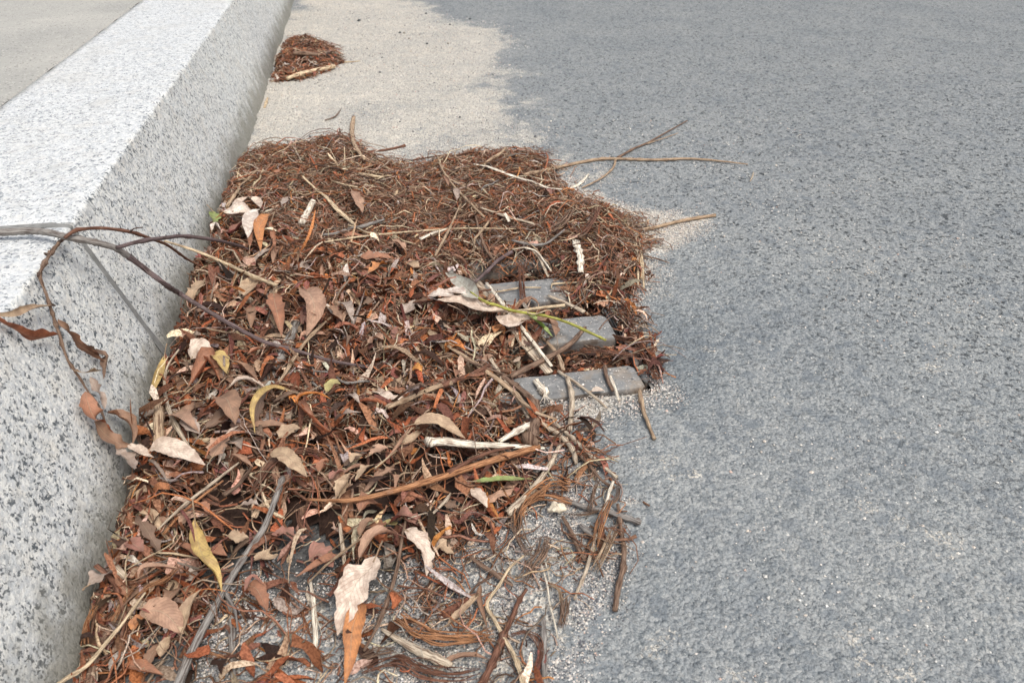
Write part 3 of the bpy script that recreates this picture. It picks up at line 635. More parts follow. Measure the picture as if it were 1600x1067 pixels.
def blade(P, W, curl=.8, roll=0., twist=0., wave=.25, jag=.12, shape=.75, seed=0, nu=22, nv=9, tear=0):
    rg = np.random.default_rng(seed); C = spline(P, nu); T, Sd, N = frames(C)
    u = np.linspace(0, 1, nu); v = np.linspace(-1, 1, nv)
    prof = np.sin(np.pi * np.clip(u, .0, 1) ** shape) ** .85; prof = np.maximum(prof, .03)
    L = np.linalg.norm(np.diff(C, axis=0), axis=1).sum()
    ph = rg.uniform(0, 6.28, 4); V = np.zeros((nu, nv, 3)); uv = np.zeros((nu, nv, 2))
    jn = 1 + jag * (rg.uniform(-1, 1, (nu, 2))) + jag * .8 * np.sin(u[:, None] * 23 + ph[None, :2])
    if tear: k0 = rg.integers(4, nu - 4); jn[k0:k0 + 2, rg.integers(0, 2)] *= .35
    for j, vv in enumerate(v):
        side = 0 if vv < 0 else 1; hw = W / 2 * prof * (1 + (jn[:, side] - 1) * abs(vv) ** 2)
        th = curl * abs(vv); off = np.where(curl, np.sin(th) / max(abs(curl), 1e-6) if curl else vv, abs(vv)); 
        lat = (math.sin(th) / curl if abs(curl) > 1e-3 else abs(vv)) * np.sign(vv); hgt = ((1 - math.cos(th)) / curl if abs(curl) > 1e-3 else 0)
        r = roll + twist * (u - .5)
        wv = wave * W * .5 * abs(vv) ** 1.5 * np.sin(u * 9 + ph[2 + side]) * prof
        a = lat * hw; b = hgt * hw + wv
        V[:, j] = C + Sd * (a * np.cos(r) - b * np.sin(r))[:, None] + N * (a * np.sin(r) + b * np.cos(r))[:, None]
        uv[:, j, 0] = u; uv[:, j, 1] = (vv + 1) / 2
    return V.reshape(-1, 3), grid_faces(nu, nv), uv.reshape(-1, 2)
def tube(P, R, seg=7, n=None, flat=1., rough=.10, seed=0, roll=0.):
    rg = np.random.default_rng(seed); P = np.asarray(P, float)
    n = n or max(8, 6 * (len(P) - 1)); C = spline(P, n); T, Sd, N = frames(C)
    R = np.atleast_1d(R).astype(float); r = np.interp(np.linspace(0, 1, n), np.linspace(0, 1, len(R)), R)
    L = np.r_[0, np.cumsum(np.linalg.norm(np.diff(C, axis=0), axis=1))]
    a = np.arange(seg + 1) * 2 * np.pi / seg; V = np.zeros((n, seg, 3)); 
    bumps = 1 + rough * rg.uniform(-1, 1, (n, seg)); knots = 1 + (.12 + rough * 1.6) * (rg.uniform(0, 1, n) > .88)
    for j in range(seg):
        x_ = np.cos(a[j]) * r * bumps[:, j] * knots; y_ = np.sin(a[j]) * r * flat * bumps[:, j] * knots
        V[:, j] = C + Sd * (x_ * math.cos(roll) - y_ * math.sin(roll))[:, None] + N * (x_ * math.sin(roll) + y_ * math.cos(roll))[:, None]
    V = V.reshape(-1, 3); i, j = np.meshgrid(np.arange(n - 1), np.arange(seg), indexing='ij'); A = (i * seg + j).ravel(); B = (i * seg + (j + 1) % seg).ravel()
    Q = np.stack([A, B, B + seg, A + seg], 1)
    c0, c1 = len(V), len(V) + 1; V = np.vstack([V, C[0] - T[0] * r[0] * .15, C[-1] + T[-1] * r[-1] * .15])
    Tn = [(c0, (j + 1) % seg, j) for j in range(seg)] + [(c1, (n - 1) * seg + j, (n - 1) * seg + (j + 1) % seg) for j in range(seg)]
    vv = np.tile(abs(np.arange(seg) / seg * 2 - 1), n); uv = np.stack([np.repeat(L, seg), vv], 1); uv = np.vstack([uv, [[L[0], .5], [L[-1], .5]]])
    return V, Q, np.array(Tn), uv
def path(z, pts, lift=.003):
    """pixels -> points lying on what is really under them; a third value sets a height of its own"""
    out = []
    for p in pts:
        zz = p[3] if len(p) == 4 else z
        if len(p) >= 3 and p[2] is not None and len(p) != 4: out.append(at(*zp(z, p[0], p[1]), p[2]))
        else:
            q_ = hit(*zp(zz, p[0], p[1]), lift)
            if lift >= .006 and heap_h(q_[:1], q_[1:2])[0] > .010: q_ = hit(*zp(zz, p[0], p[1]), lift + .0045)
            if .006 > lift > .0025 and q_[1] < .70 and q_[0] > -.10 and q_[2] < .02: q_ = hit(*zp(zz, p[0], p[1]), lift + .003)
            out.append(q_)
    return np.array(out)
def wm(px_w, P, z): return px_w / ZM[z][2] * proj(P.mean(0))[2] / F_PX      # traced width in metres
LM = []                                                                      # landmarks other labels can point at
seedc = [100]
def nseed(): seedc[0] += 1; return seedc[0]
def obj_from(name, V, Q, T, uv, mat, parent=None, color=(.5, .5, .5), base=None, smooth=True):
    base = V[len(V) // 2].copy() if base is None else base
    me = mesh_np(name, V - base, Q, T, mat, smooth, uv=uv); return link(name, me, parent, loc=None if parent is not None else base, color=color), base
def rest(V, lift=0.0006):
    """settle a piece so that it touches what lies under it without sinking in"""
    gap = V[:, 2] - surf(V[:, 0], V[:, 1]); return gap
WOODC = {'grey': (.26, .245, .23), 'purple': (.155, .115, .115), 'red': (.18, .088, .058), 'straw': (.62, .50, .34), 'white': (.80, .74, .62), 'brown': (.21, .14, .10),
         'tan': (.42, .31, .21), 'orange': (.40, .20, .10), 'pale': (.52, .44, .34), 'green': (.42, .42, .10), 'dark': (.10, .065, .05)}
LEAFC = {'rust': (.33, .115, .055), 'brown': (.24, .12, .07), 'pink': (.42, .245, .165), 'cream': (.74, .64, .54), 'white': (.82, .77, .70), 'tan': (.50, .37, .24),
         'grey': (.42, .36, .32), 'orange': (.60, .22, .05), 'yellow': (.62, .46, .14), 'green': (.22, .36, .08), 'sage': (.52, .56, .50), 'dark': (.11, .05, .035), 'maroon': (.26, .085, .07), 'olive': (.40, .38, .13)}
def twig(z, pts, wd, c, label, name='twig', cat='twig', lift=.003, lm=None, parent=None, base=None, flat=1., rough=.10, side=None, group=None, tip=.6):
    P = path(z, pts, lift); wd = np.atleast_1d(wd).astype(float)
    if len(wd) == 1: wd = np.array([wd[0], wd[0] * tip])
    Rr = wm(1., P, z) * wd / 2; V, Q, T, uv = tube(P, Rr, 8, None, flat, rough, nseed())
    kids = side or []
    o, b = obj_from(name, V, Q, T, uv, M_WOOD, parent, WOODC[c], base)
    if label: tag(o, label, cat, group)
    if lm: LM.append((P.mean(0), lm))
    for (kp, kw, kc) in kids:
        K = path(z, kp, lift + .001); v2, q2, t2, u2 = tube(K, wm(1., K, z) * np.array([kw, kw * .5]) / 2, 6, None, 1, .12, nseed())
        obj_from('side_shoot', v2, q2, t2, u2, M_WOOD, o, WOODC[kc], b)
    return o, b
SR = random.Random(11)
def leaf(z, pts, W, c, label, curl=.7, roll=0., twist=.3, wave=.2, jag=.10, shape=.75, lift=.005, lm=None, parent=None, base=None, name='dead_leaf', cat='leaf', tear=0, stalk=None, group=None):
    P = path(z, pts, lift); t_ = np.linspace(0, 1, len(P)); P[:, 2] += np.sin(np.pi * t_) * np.linalg.norm(P[-1] - P[0]) * (.05 + .09 * (nseed() * 7 % 5) / 4) * (parent is None); V, Q, uv = blade(P, wm(W, P, z) * 1.18, curl * 1.05, roll, twist, wave, jag, shape, nseed(), tear=tear)
    if stalk is None and len(P) >= 3 and wm(W, P, z) > .006 and SR.random() < .7 and parent is None:
        b = P[0].copy(); o = bpy.data.objects.new(name, None); COL.objects.link(o); o.location = b
        obj_from('blade', V, Q, None, uv, M_LEAF, o, LEAFC[c], b); C_ = spline(P, 12); dv = C_[0] - C_[1]; dv /= np.linalg.norm(dv) + 1e-9; ll = np.linalg.norm(P[-1] - P[0]) * .22
        K = np.array([C_[1] + [0, 0, .0004], C_[0], C_[0] + dv * ll * .5 + [0, 0, .001], C_[0] + dv * ll + [0, 0, .0005]]); v2, q2, t2, u2 = tube(K, np.array([.0006, .0006, .0005, .0008]), 6, None, 1, .1, nseed()); obj_from('leaf_stalk', v2, q2, t2, u2, M_WOOD, o, WOODC['tan'], b)
    elif not stalk:
        o, b = obj_from(name, V, Q, None, uv, M_LEAF, parent, LEAFC[c], base)
    else:
        b = P[0].copy(); o = bpy.data.objects.new(name, None); COL.objects.link(o); o.location = b
        obj_from('blade', V, Q, None, uv, M_LEAF, o, LEAFC[c], b)
        K = path(z, stalk, lift); v2, q2, t2, u2 = tube(K, wm(1., K, z) * np.array([6, 4]) / 2, 6, None, 1, .1, nseed()); obj_from('leaf_stalk', v2, q2, t2, u2, M_WOOD, o, WOODC['tan'], b)
    if label: tag(o, label, cat, group)
    if lm: LM.append((P.mean(0), lm))
    return o, b

# ------------------------------------------------------------------ the bare branch across the kerb, with its shoots and withered leaves
def bz(z): return z + .019 * min(max((z - .03) / .14, 0), 1)
mp = [at(*zp('D', 0, 205), bz(.178)), at(*zp('D', 300, 192), bz(.179)), at(*zp('D', 480, 208), bz(.181)), at(*zp('D', 650, 250), bz(.180)), at(*zp('D', 880, 292), bz(.172)),
      at(*zp('D', 1100, 352), bz(.160)), at(*zp('D', 1250, 445), bz(.146)), at(*zp('D', 1400, 560), bz(.130)), at(*zp('D', 1600, 712), bz(.110))]
mp += [hit(*zp('C', 270, 130), .040), hit(*zp('C', 500, 270), .030), hit(*zp('C', 700, 375), .023), hit(*zp('C', 870, 425), .019), hit(*zp('C', 1067, 480), .016), hit(*zp(6, 690, 532), .014), hit(*zp(6, 1080, 602), .009)]
mp = np.array([at(-70, 366, .196)] + mp)
k_ = proj(mp[3])[2] / F_PX
Rm = .92 * np.array([13, 13, 13, 12.5, 12, 11.5, 11, 10, 9, 9, 8.5, 8, 8, 7, 6, 5, 3.5]) / 2 * k_
br = bpy.data.objects.new('bare_branch', None); COL.objects.link(br); bb = mp[4].copy(); br.location = bb
tag(br, 'long bare branch arching off the kerb into the heap, a leafy shoot hanging from it', 'branch'); LM.append((mp[11], 'the long purple branch'))
h1 = 7
V, Q, T, uv = tube(mp[:h1 + 1], Rm[:h1 + 1], 10, 70, 1, .07, 1); o_, _ = obj_from('branch_stem', V, Q, T, uv, M_WOOD, br, WOODC['grey'], bb)
o_['label'] = 'grey weathered thick end of the branch'
V, Q, T, uv = tube(np.vstack([mp[h1 - 1:h1] * .25 + mp[h1:h1 + 1] * .75, mp[h1:]]), np.r_[Rm[h1], Rm[h1:]] * 1.03, 10, 90, 1, .08, 2); o_, _ = obj_from('branch_stem', V, Q, T, uv, M_WOOD, br, WOODC['purple'], bb)
o_['label'] = 'smooth purple-brown thinner end of the branch'
def zpath(z, pts): return np.array([at(*zp(z, a, b), bz(h)) for a, b, h in pts])
def hpath(z, pts, lift=.030):
    out = []
    for a, b, h in pts:
        px, py = zp(z, a, b); zk = max(hit(px, py, lift)[2], .02); out.append(at(px, py, zk))
    return np.array(out)
def brpart(name, P, wpx, c, seg=7, seed=1, rough=.12):
    R = proj(P.mean(0))[2] / F_PX * np.array(wpx) / 2; V, Q, T, uv = tube(P, R, seg, None, 1, rough, seed); return obj_from(name, V, Q, T, uv, M_WOOD, br, WOODC[c], bb)[0]
P = np.vstack([zpath('D', [(1120, 352, .160), (1200, 330, .164), (1350, 290, .160), (1600, 255, .146)]), zpath(4, [(1100, 150, .130), (1300, 175, .105)]), [hit(*zp(4, 1450, 215), .025), hit(*zp(2, 0, 745), .016), hit(*zp(2, 180, 790), .008), hit(*zp(2, 330, 842), .003)]])
brpart('side_shoot', P, [5.5, 5.5, 5, 4.6, 3.5], 'purple', seed=3)
P = np.vstack([zpath(4, [(385, 160, .182), (430, 125, .186), (480, 108, .186), (620, 102, .178), (780, 125, .165), (900, 165, .148), (1000, 205, .125)]), [hit(*zp(4, 1130, 295), .02), hit(*zp(4, 1300, 372), .008), hit(*zp(4, 1460, 432), .004)]])
brpart('side_shoot', P, [4.5, 5, 4.5, 4.5, 4, 3], 'red', seed=4)
brpart('spur', zpath(4, [(775, 124, .167), (800, 104, .172), (850, 97, .174)]), [2.5, 2, 1.2], 'dark', seed=5)
HANG = hpath(4, [(400, 148, .184), (350, 190, .186), (290, 270, .176), (238, 375, .166), (270, 480, .152), (305, 590, .135), (350, 720, .118), (400, 880, .098), (470, 985, .082)])
HANG = np.vstack([HANG, hpath('E', [(455, 500, .070), (515, 580, .056), (560, 690, .045)])])
brpart('side_shoot', HANG, [5, 6.5, 5.5, 4.6, 4.6, 4, 3.2, 2.4], 'brown', seed=6, rough=.28)
for q, s_ in (((232, 372, .168), (222, 392, .168)), ((300, 555, .142), (330, 562, .144)), ((290, 262, .180), (262, 250, .184))):
    brpart('bud', hpath(4, [q, ((q[0] + s_[0]) / 2, (q[1] + s_[1]) / 2, q[2] + .001), s_]), [5, 5, 2], 'dark', seed=7)
def brleaf(z, pts, W, c, **k):
    P = hpath(z, pts, .036); k['curl'] = k.get('curl', 1) * .75; V, Q, uv = blade(P, 1.35 * proj(P.mean(0))[2] / F_PX * W / ZM[z][2], seed=nseed(), **k); o = obj_from('withered_leaf', V, Q, None, uv, M_LEAF, br, LEAFC[c], bb)[0]; return o
brleaf(4, [(315, 560, .148), (240, 570, .152), (170, 585, .158), (90, 615, .162), (0, 622, .164), (-120, 640, .166)], 46, 'tan', curl=1.7, roll=.7, twist=.9, wave=.25)
brleaf(4, [(345, 735, .125), (260, 748, .128), (190, 752, .132), (100, 705, .142), (0, 655, .150), (-140, 560, .160)], 72, 'rust', curl=1.3, roll=-.5, twist=.6, wave=.25)
brleaf('E', [(300, 130, .128), (335, 175, .126), (380, 225, .124), (430, 275, .116), (490, 310, .106), (545, 350, .098)], 52, 'brown', curl=1.2, roll=.7, twist=2.2, wave=.45, jag=.2)
brleaf('E', [(440, 275, .121), (500, 300, .112), (550, 320, .104), (545, 375, .092), (540, 440, .080)], 44, 'dark', curl=1.5, roll=-.4, twist=1.8, wave=.4, jag=.2)
brleaf('E', [(385, 400, .092), (440, 405, .088), (500, 400, .085), (530, 395, .083)], 34, 'tan', curl=.9, roll=.3, twist=1.5, wave=.3, jag=.2)
brleaf('E', [(470, 430, .085), (500, 490, .074), (530, 540, .066), (545, 600, .058)], 42, 'grey', curl=1.2, roll=.5, twist=1.0, wave=.3, jag=.2)
brleaf('E', [(445, 505, .082), (460, 570, .074), (490, 640, .064), (545, 690, .055), (600, 735, .046)], 74, 'rust', curl=1.0, roll=.5, twist=.9, wave=.3, jag=.14)
brleaf('E', [(490, 660, .064), (550, 730, .052), (620, 775, .044), (690, 790, .040)], 70, 'brown', curl=1.1, roll=-.5, twist=-.8, wave=.25)
brleaf('E', [(556, 615, .058), (610, 630, .054), (670, 665, .048), (695, 720, .044), (690, 780, .040)], 62, 'brown', curl=1.8, roll=.6, twist=.9, wave=.2)
brleaf('E', [(600, 780, .040), (640, 830, .036), (680, 880, .030), (700, 910, .026)], 60, 'grey', curl=1.0, roll=.6, twist=.6, wave=.3, jag=.25)
o_ = brleaf('E', [(670, 780, .044), (720, 815, .040), (770, 840, .038), (805, 850, .036)], 50, 'cream', curl=1.3, roll=.2, twist=.6, wave=.2)
o_['label'] = 'pale curled leaf at the very end of the hanging shoot'

# ------------------------------------------------------------------ the green-stemmed sprig of pale leaves on the grate
sp = bpy.data.objects.new('willow_sprig', None); COL.objects.link(sp); sb_ = hit(*zp('B', 330, 430), .018); sp.location = sb_
tag(sp, 'fresh sprig with yellow-green stem and pale long leaves lying over the grate', 'sprig'); LM.append((sb_, 'the green-stemmed sprig'))
def sppart(kind, z, pts, W, c, **k):
    lift = k.pop('lift', .014) + .008; P = path(z, pts, lift)
    if kind == 'stem': V, Q, T, uv = tube(P, wm(1., P, z) * np.array(W) / 2, 8, None, 1, .08, nseed()); o = obj_from('stem', V, Q, T, uv, M_WOOD, sp, WOODC[c], sb_)[0]
    else:
        V, Q, uv = blade(P, wm(W, P, z) * 1.75, seed=nseed(), **k); o = obj_from('leaf', V, Q, None, uv, M_LEAF, sp, LEAFC[c], sb_)[0]
    return o
sppart('stem', 'B', [(60, 310), (150, 372), (240, 400), (330, 432), (440, 450), (560, 470), (700, 515), (820, 570), (930, 622)], [9, 15, 18, 20, 20, 17, 18, 17, 15], 'green', lift=.016)
sppart('stem', 'B', [(270, 440), (400, 430), (530, 412), (668, 398)], [14, 18, 20, 22], 'straw', lift=.013)['label'] = 'dry straw-coloured stub of the stem'
sppart('stem', 'B', [(410, 435), (470, 455), (560, 428), (580, 440)], [8, 9, 7], 'straw', lift=.018)
sppart('l', 3, [(305, 818), (270, 790), (225, 748), (160, 702)], 52, 'sage', curl=.9, roll=.5, twist=.3, wave=.08, shape=.6)
sppart('l', 3, [(250, 800), (215, 790), (165, 778)], 40, 'white', curl=.8, roll=0, twist=.2, wave=.1)
sppart('l', 3, [(200, 805), (140, 800), (80, 808)], 34, 'white', curl=1., roll=.3, twist=.2, wave=.1)
sppart('l', 3, [(440, 882), (380, 878), (310, 862), (220, 835), (125, 822)], 66, 'cream', curl=.7, roll=-.15, twist=.7, wave=.18)
sppart('l', 3, [(540, 908), (490, 915), (440, 925), (385, 898)], 58, 'cream', curl=.9, roll=.2, twist=.4, wave=.2)
sppart('l', 3, [(520, 880), (560, 915), (600, 955), (638, 990)], 30, 'green', curl=.9, roll=.4, twist=.3, wave=.05)['label'] = 'narrow green leaf hanging below the stem'
sppart('l', 3, [(560, 915), (600, 925), (640, 940), (650, 985)], 44, 'brown', curl=1., roll=.5, twist=.6, wave=.2, lift=.006)

# ------------------------------------------------------------------ traced twigs and stalks
twig(0, [(413, 606), (428, 580), (440, 555), (463, 508)], [14, 15, 16], 'grey', 'thick dark grey twig passing under the long purple branch', lift=.003, lm='the thick dark grey twig')
twig(0, [(442, 745), (430, 780), (412, 825), (385, 865), (360, 905), (335, 950), (303, 1010), (270, 1090)], [9, 10, 10, 11, 11, 12, 13, 14], 'grey', 'long grey stick slanting down from the middle of the heap to the frame edge', lift=.009, lm='the long grey stick', rough=.12, side=[([(352, 925), (366, 950), (372, 985)], 6, 'grey')])
twig(0, [(352, 915), (361, 960), (363, 1010), (366, 1090)], [8, 10, 11, 9], 'grey', 'flattened grey stick on bare grit beside the long grey stick', lift=.002, flat=.6, lm='the flattened grey stick')
twig(0, [(240, 855), (225, 900), (205, 935), (175, 980), (150, 1020), (135, 1090)], [8, 10, 11, 13, 14, 15], 'brown', 'half-hidden brown stick running beside the kerb foot near the frame edge', lift=.002)
twig(0, [(227, 925), (190, 975), (165, 1005), (135, 1040), (100, 1062), (70, 1090)], [4, 6, 7, 7, 8, 8], 'straw', 'split straw-coloured stalk leaning onto the kerb face in the near corner', 'straw_stalk', 'stalk', lift=.016, lm='the split straw stalk', flat=.6, side=[([(175, 990), (160, 1012), (140, 1030)], 3, 'straw')])
twig(0, [(480, 780), (530, 782), (570, 778), (640, 760), (700, 742), (760, 722), (842, 698)], [4, 6, 9, 11, 11, 11, 11], 'orange', 'long orange-brown peeled stick with pale worn side lying across the heap', lift=.012, lm='the long orange stick', side=[([(700, 738), (760, 708), (820, 695)], 7, 'red')])
twig(0, [(670, 690), (700, 690), (740, 695), (785, 696), (850, 700)], [17, 17, 12, 9, 7], 'white', 'thick bleached cream stalk above the long orange stick', 'straw_stalk', 'stalk', lift=.011, lm='the bleached cream stalk', flat=.7)
twig(0, [(605, 636), (640, 622), (680, 605), (704, 598)], [8, 10, 11, 10], 'tan', 'short tan split stalk with a reddish tip in the middle of the heap', 'straw_stalk', 'stalk', lift=.012, lm='the tan split stalk', side=[([(690, 602), (730, 588), (765, 570)], 10, 'red')], flat=.7)
twig(0, [(780, 690), (800, 678), (828, 663)], [7, 10, 10], 'white', 'short cut white stem end pointing at the grate', 'straw_stalk', 'stalk', lift=.010, lm='the short cut white stem')
twig(0, [(828, 690), (835, 660), (838, 635), (815, 610), (780, 585), (740, 555)], [18, 17, 14, 11, 9, 6], 'brown', 'thick frayed brown root bending round below the grate', 'root', 'root', lift=.008, rough=.25, lm='the thick frayed brown root')
twig(0, [(845, 660), (868, 676), (885, 690), (896, 706), (900, 724)], [8, 9, 9, 8, 6], 'pale', 'pale forked twig curving down on the asphalt below the grate', lift=.006, lm='the pale forked twig', side=[([(886, 692), (896, 703), (908, 706)], 5, 'pale')])
twig(0, [(868, 662), (900, 690), (930, 718), (964, 746)], [6, 8, 7, 5], 'pale', 'long pale straight twig running from the root to the asphalt', lift=.006, lm='the long pale straight twig')
twig(0, [(860, 660), (885, 690), (915, 720), (940, 750), (960, 762)], [5, 6, 5, 4], 'brown', 'thin brown twig lying alongside the long pale straight twig', lift=.003)
twig(0, [(875, 695), (858, 728), (835, 760), (812, 785), (793, 802)], [7, 8, 9, 11, 13], 'pale', 'pale bone-like stick with a broad end beside the green leaf', lift=.008, lm='the bone-like stick')
twig(0, [(958, 752), (950, 775), (943, 800)], [5, 5, 4], 'white', 'short white straw bent over the frayed tan strips', 'straw_stalk', 'stalk', lift=.010)
twig(0, [(890, 672), (893, 640), (893, 615), (886, 590)], [8, 8, 9, 7], 'pale', 'crooked pale twig reaching up onto the lowest grate bar', lift=.004, lm='the crooked pale twig')
twig(0, [(872, 580), (900, 598), (925, 617), (948, 637)], [5, 5, 4, 3], 'pale', 'thin pale twig lying across the lowest grate bar', lift=.004)
twig(0, [(999, 610), (1005, 640), (1014, 665), (1022, 685)], [7, 7, 6, 5], 'tan', 'short knobbly twig lying on open asphalt past the end of the grate', lift=.002, rough=.22, lm='the knobbly twig on open asphalt')
twig(0, [(945, 572), (948, 590), (957, 610)], [7, 6, 5], 'brown', 'short brown twig hooked over the lowest grate bar', lift=.003)
twig(0, [(953, 588), (960, 605), (967, 625)], [5, 6, 4], 'white', 'slim white straw leaning on the front of the lowest grate bar', 'straw_stalk', 'stalk', lift=.003)
twig(0, [(797, 588), (850, 562), (890, 538), (914, 512)], [8, 9, 8, 7], 'brown', 'brown stick crossing the grate slots below the sprig', lift=.010, lm='the brown stick over the slots', side=[([(720, 560), (760, 575), (797, 588)], 5, 'brown')])
twig(0, [(700, 540), (760, 580), (800, 610), (830, 640), (870, 655)], [7, 9, 10, 8, 5], 'tan', 'split tan stalk slanting along the lower edge of the grate', 'straw_stalk', 'stalk', lift=.010, flat=.5)
twig(0, [(745, 440), (770, 470), (800, 510), (830, 548), (858, 582)], [13, 15, 16, 16, 14], 'pale', 'broad flat fibrous pale stalk running under the sprig into the slots', 'straw_stalk', 'stalk', lift=.006, flat=.3, lm='the flat fibrous stalk')
twig(0, [(760, 442), (790, 480), (822, 520), (862, 572)], [6, 7, 7, 5], 'white', 'narrow bleached stalk beside the flat fibrous stalk under the sprig', 'straw_stalk', 'stalk', lift=.011, flat=.4)
twig(0, [(820, 508), (850, 530), (872, 555), (880, 578)], [5, 6, 7, 6], 'tan', 'curved double straw dropping into the grate slot', 'straw_stalk', 'stalk', lift=.005, flat=.5)
twig(0, [(766, 560), (785, 590), (812, 630), (826, 655)], [5, 6, 5, 4], 'pale', 'pale straw running down from the grate corner to the root', 'straw_stalk', 'stalk', lift=.010)
twig('B', [(90, 250), (170, 180), (240, 110), (330, 55)], [14, 20, 24, 26], 'purple', 'purple-brown twig rising beside the topmost grate slot', lift=.012, lm='the purple twig by the top slot')
twig('B', [(330, 40), (430, 30), (500, 90), (530, 150), (560, 215)], [14, 18, 20, 18, 14], 'pale', 'curved pale split straw hanging over the topmost slot', 'straw_stalk', 'stalk', lift=.010, flat=.5)
twig('B', [(410, 30), (480, 50), (530, 110), (580, 180)], [10, 12, 12, 8], 'white', 'thin white straw beside the curved split straw at the topmost slot', 'straw_stalk', 'stalk', lift=.013)
twig('B', [(190, 320), (300, 300), (400, 285), (515, 285)], [8, 12, 12, 9], 'straw', 'thin straw lying along the second grate bar', 'straw_stalk', 'stalk', lift=.006)
twig('B', [(580, 262), (700, 255), (820, 250), (890, 258)], [14, 14, 12, 8], 'straw', 'straight straw beyond the second grate bar towards the road', 'straw_stalk', 'stalk', lift=.005, side=[([(585, 262), (580, 285), (595, 298)], 10, 'straw')])
twig('B', [(560, 335), (640, 370), (710, 400), (790, 440)], [18, 26, 30, 34], 'pale', 'short weathered chunk of stem lying over the middle slot', lift=.006, flat=.6, lm='the weathered chunk over the slot')
twig('B', [(190, 800), (60, 840), (0, 862)], [16, 18, 20], 'red', 'short reddish stub pointing at the grate corner', lift=.012)
# far side
twig(3, [(505, 268), (600, 248), (700, 225), (800, 204), (880, 195), (950, 196), (1100, 200), (1250, 195), (1380, 205), (1510, 220)], [14, 15, 15, 15, 14, 12, 12, 11, 9, 5], 'tan', 'very long dry stem stretching from the heap out over open asphalt', lift=.004, lm='the very long dry stem', side=[([(930, 190), (1000, 150), (1060, 125), (1150, 75), (1240, 25)], 10, 'brown'), ([(920, 200), (905, 240), (850, 285), (770, 325)], 12, 'tan'), ([(1060, 128), (1130, 105), (1200, 80)], 6, 'tan')])
twig(3, [(1020, 515), (1100, 500), (1200, 475), (1290, 458), (1365, 447)], [12, 14, 15, 16, 15], 'tan', 'straight grey-tan stem poking out of the heap over the sandy patch', lift=.004, lm='the stem poking out over sand')
twig('J', [(640, 195), (750, 215), (880, 262), (1000, 305), (1150, 350), (1270, 395), (1380, 405)], [18, 34, 34, 32, 30, 24, 14], 'white', 'long flat bleached stalk lying across the far edge of the heap', 'straw_stalk', 'stalk', lift=.008, flat=.35, lm='the long bleached stalk')
twig(3, [(650, 330), (710, 328), (760, 305), (800, 262)], [10, 16, 16, 8], 'white', 'bent white straw tip on asphalt beneath the very long dry stem', 'straw_stalk', 'stalk', lift=.003, flat=.4)
twig('J', [(720, 200), (790, 150), (860, 110), (905, 65)], [20, 24, 22, 26], 'tan', 'frayed tan stem standing up from the far ridge of the heap', lift=.012, side=[([(840, 120), (890, 112), (960, 120)], 8, 'tan')])
twig('J', [(340, 130), (380, 240), (460, 360), (560, 470), (640, 550), (730, 640)], [14, 18, 20, 20, 20, 16], 'tan', 'long tan twig running down the far ridge towards the grate', lift=.010, lm='the long tan twig on the far ridge')
twig('J', [(440, 320), (560, 385), (700, 450), (850, 520)], [14, 16, 14, 8], 'tan', 'straight tan twig crossing behind the long tan twig on the far ridge', lift=.007)
twig('J', [(700, 560), (820, 600), (940, 640), (1080, 675), (1210, 712)], [24, 40, 42, 40, 24], 'pale', 'broad pale splintered stalk on the ridge above the grate', 'straw_stalk', 'stalk', lift=.008, flat=.4, lm='the splintered stalk')
twig('J', [(900, 605), (920, 640), (938, 675)], [26, 26, 24], 'white', 'tiny white chip of stem lying on the splintered stalk', 'stem_chip', 'chip', lift=.017, flat=.4)
twig('J', [(-600, 845, ), (-300, 800), (0, 768), (200, 752), (400, 738), (620, 730), (990, 735)], [12, 14, 14, 16, 15, 14, 10], 'straw', 'very thin long straw running level across the upper heap', 'straw_stalk', 'stalk', lift=.009, lm='the long thin straw')
twig('J', [(195, 820), (290, 775), (420, 735)], [36, 34, 14], 'white', 'wedge-shaped white stalk end beneath the long thin straw', 'straw_stalk', 'stalk', lift=.009, flat=.35, lm='the white wedge stalk')
twig('J', [(530, 530), (460, 690), (400, 810), (320, 960)], [12, 18, 24, 18], 'tan', 'forked tan stem crossing the white wedge stalk', lift=.010)
twig('J', [(790, 645), (700, 760), (610, 860)], [20, 22, 12], 'tan', 'short tan forked stem above the topmost slot', lift=.010, side=[([(650, 820), (640, 900), (610, 990)], 14, 'tan')])
twig('J', [(650, 600), (690, 760), (740, 900), (830, 1020)], [16, 22, 22, 16], 'brown', 'long brown stem running down to the topmost slot', lift=.008)
twig('J', [(0, 180), (150, 160), (330, 130), (550, 122)], [8, 10, 10, 8], 'dark', 'thin dark twig on grit just beyond the heap edge', lift=.003, lm='the thin dark twig')
twig('J', [(830, 170), (920, 190), (1010, 230)], [10, 14, 10], 'dark', 'short dark twig on the far crest beside the bleached stalk', lift=.006)
twig('J', [(960, 830), (1060, 855), (1150, 870), (1260, 850), (1400, 740)], [18, 24, 22, 20, 14], 'grey', 'bent grey twig along the heap edge above the grate', lift=.008)
# upper left part of the heap
twig('I', [(855, 605), (810, 690), (755, 790)], [52, 56, 52], 'white', 'short thick white hollow stalk stub lying on the upper heap', 'straw_stalk', 'stalk', lift=.009, lm='the white stalk stub', rough=.05, tip=1)
twig('I', [(930, 890), (1040, 880), (1160, 845), (1260, 820), (1440, 765)], [20, 30, 34, 30, 22], 'grey', 'smooth slate-grey twig with an orange broken end on the upper heap', lift=.008, lm='the slate-grey twig')
twig('I', [(1140, 810), (1200, 825), (1300, 870), (1440, 885)], [10, 12, 12, 10], 'straw', 'thin straw touching the slate-grey twig', 'straw_stalk', 'stalk', lift=.009)
twig('I', [(760, 400), (850, 490), (960, 580), (1050, 680), (1130, 750), (1200, 810)], [18, 24, 34, 44, 40, 18], 'straw', 'long straw-coloured peeled stem slanting behind the white stalk stub', 'straw_stalk', 'stalk', lift=.008, flat=.5, lm='the long peeled stem')
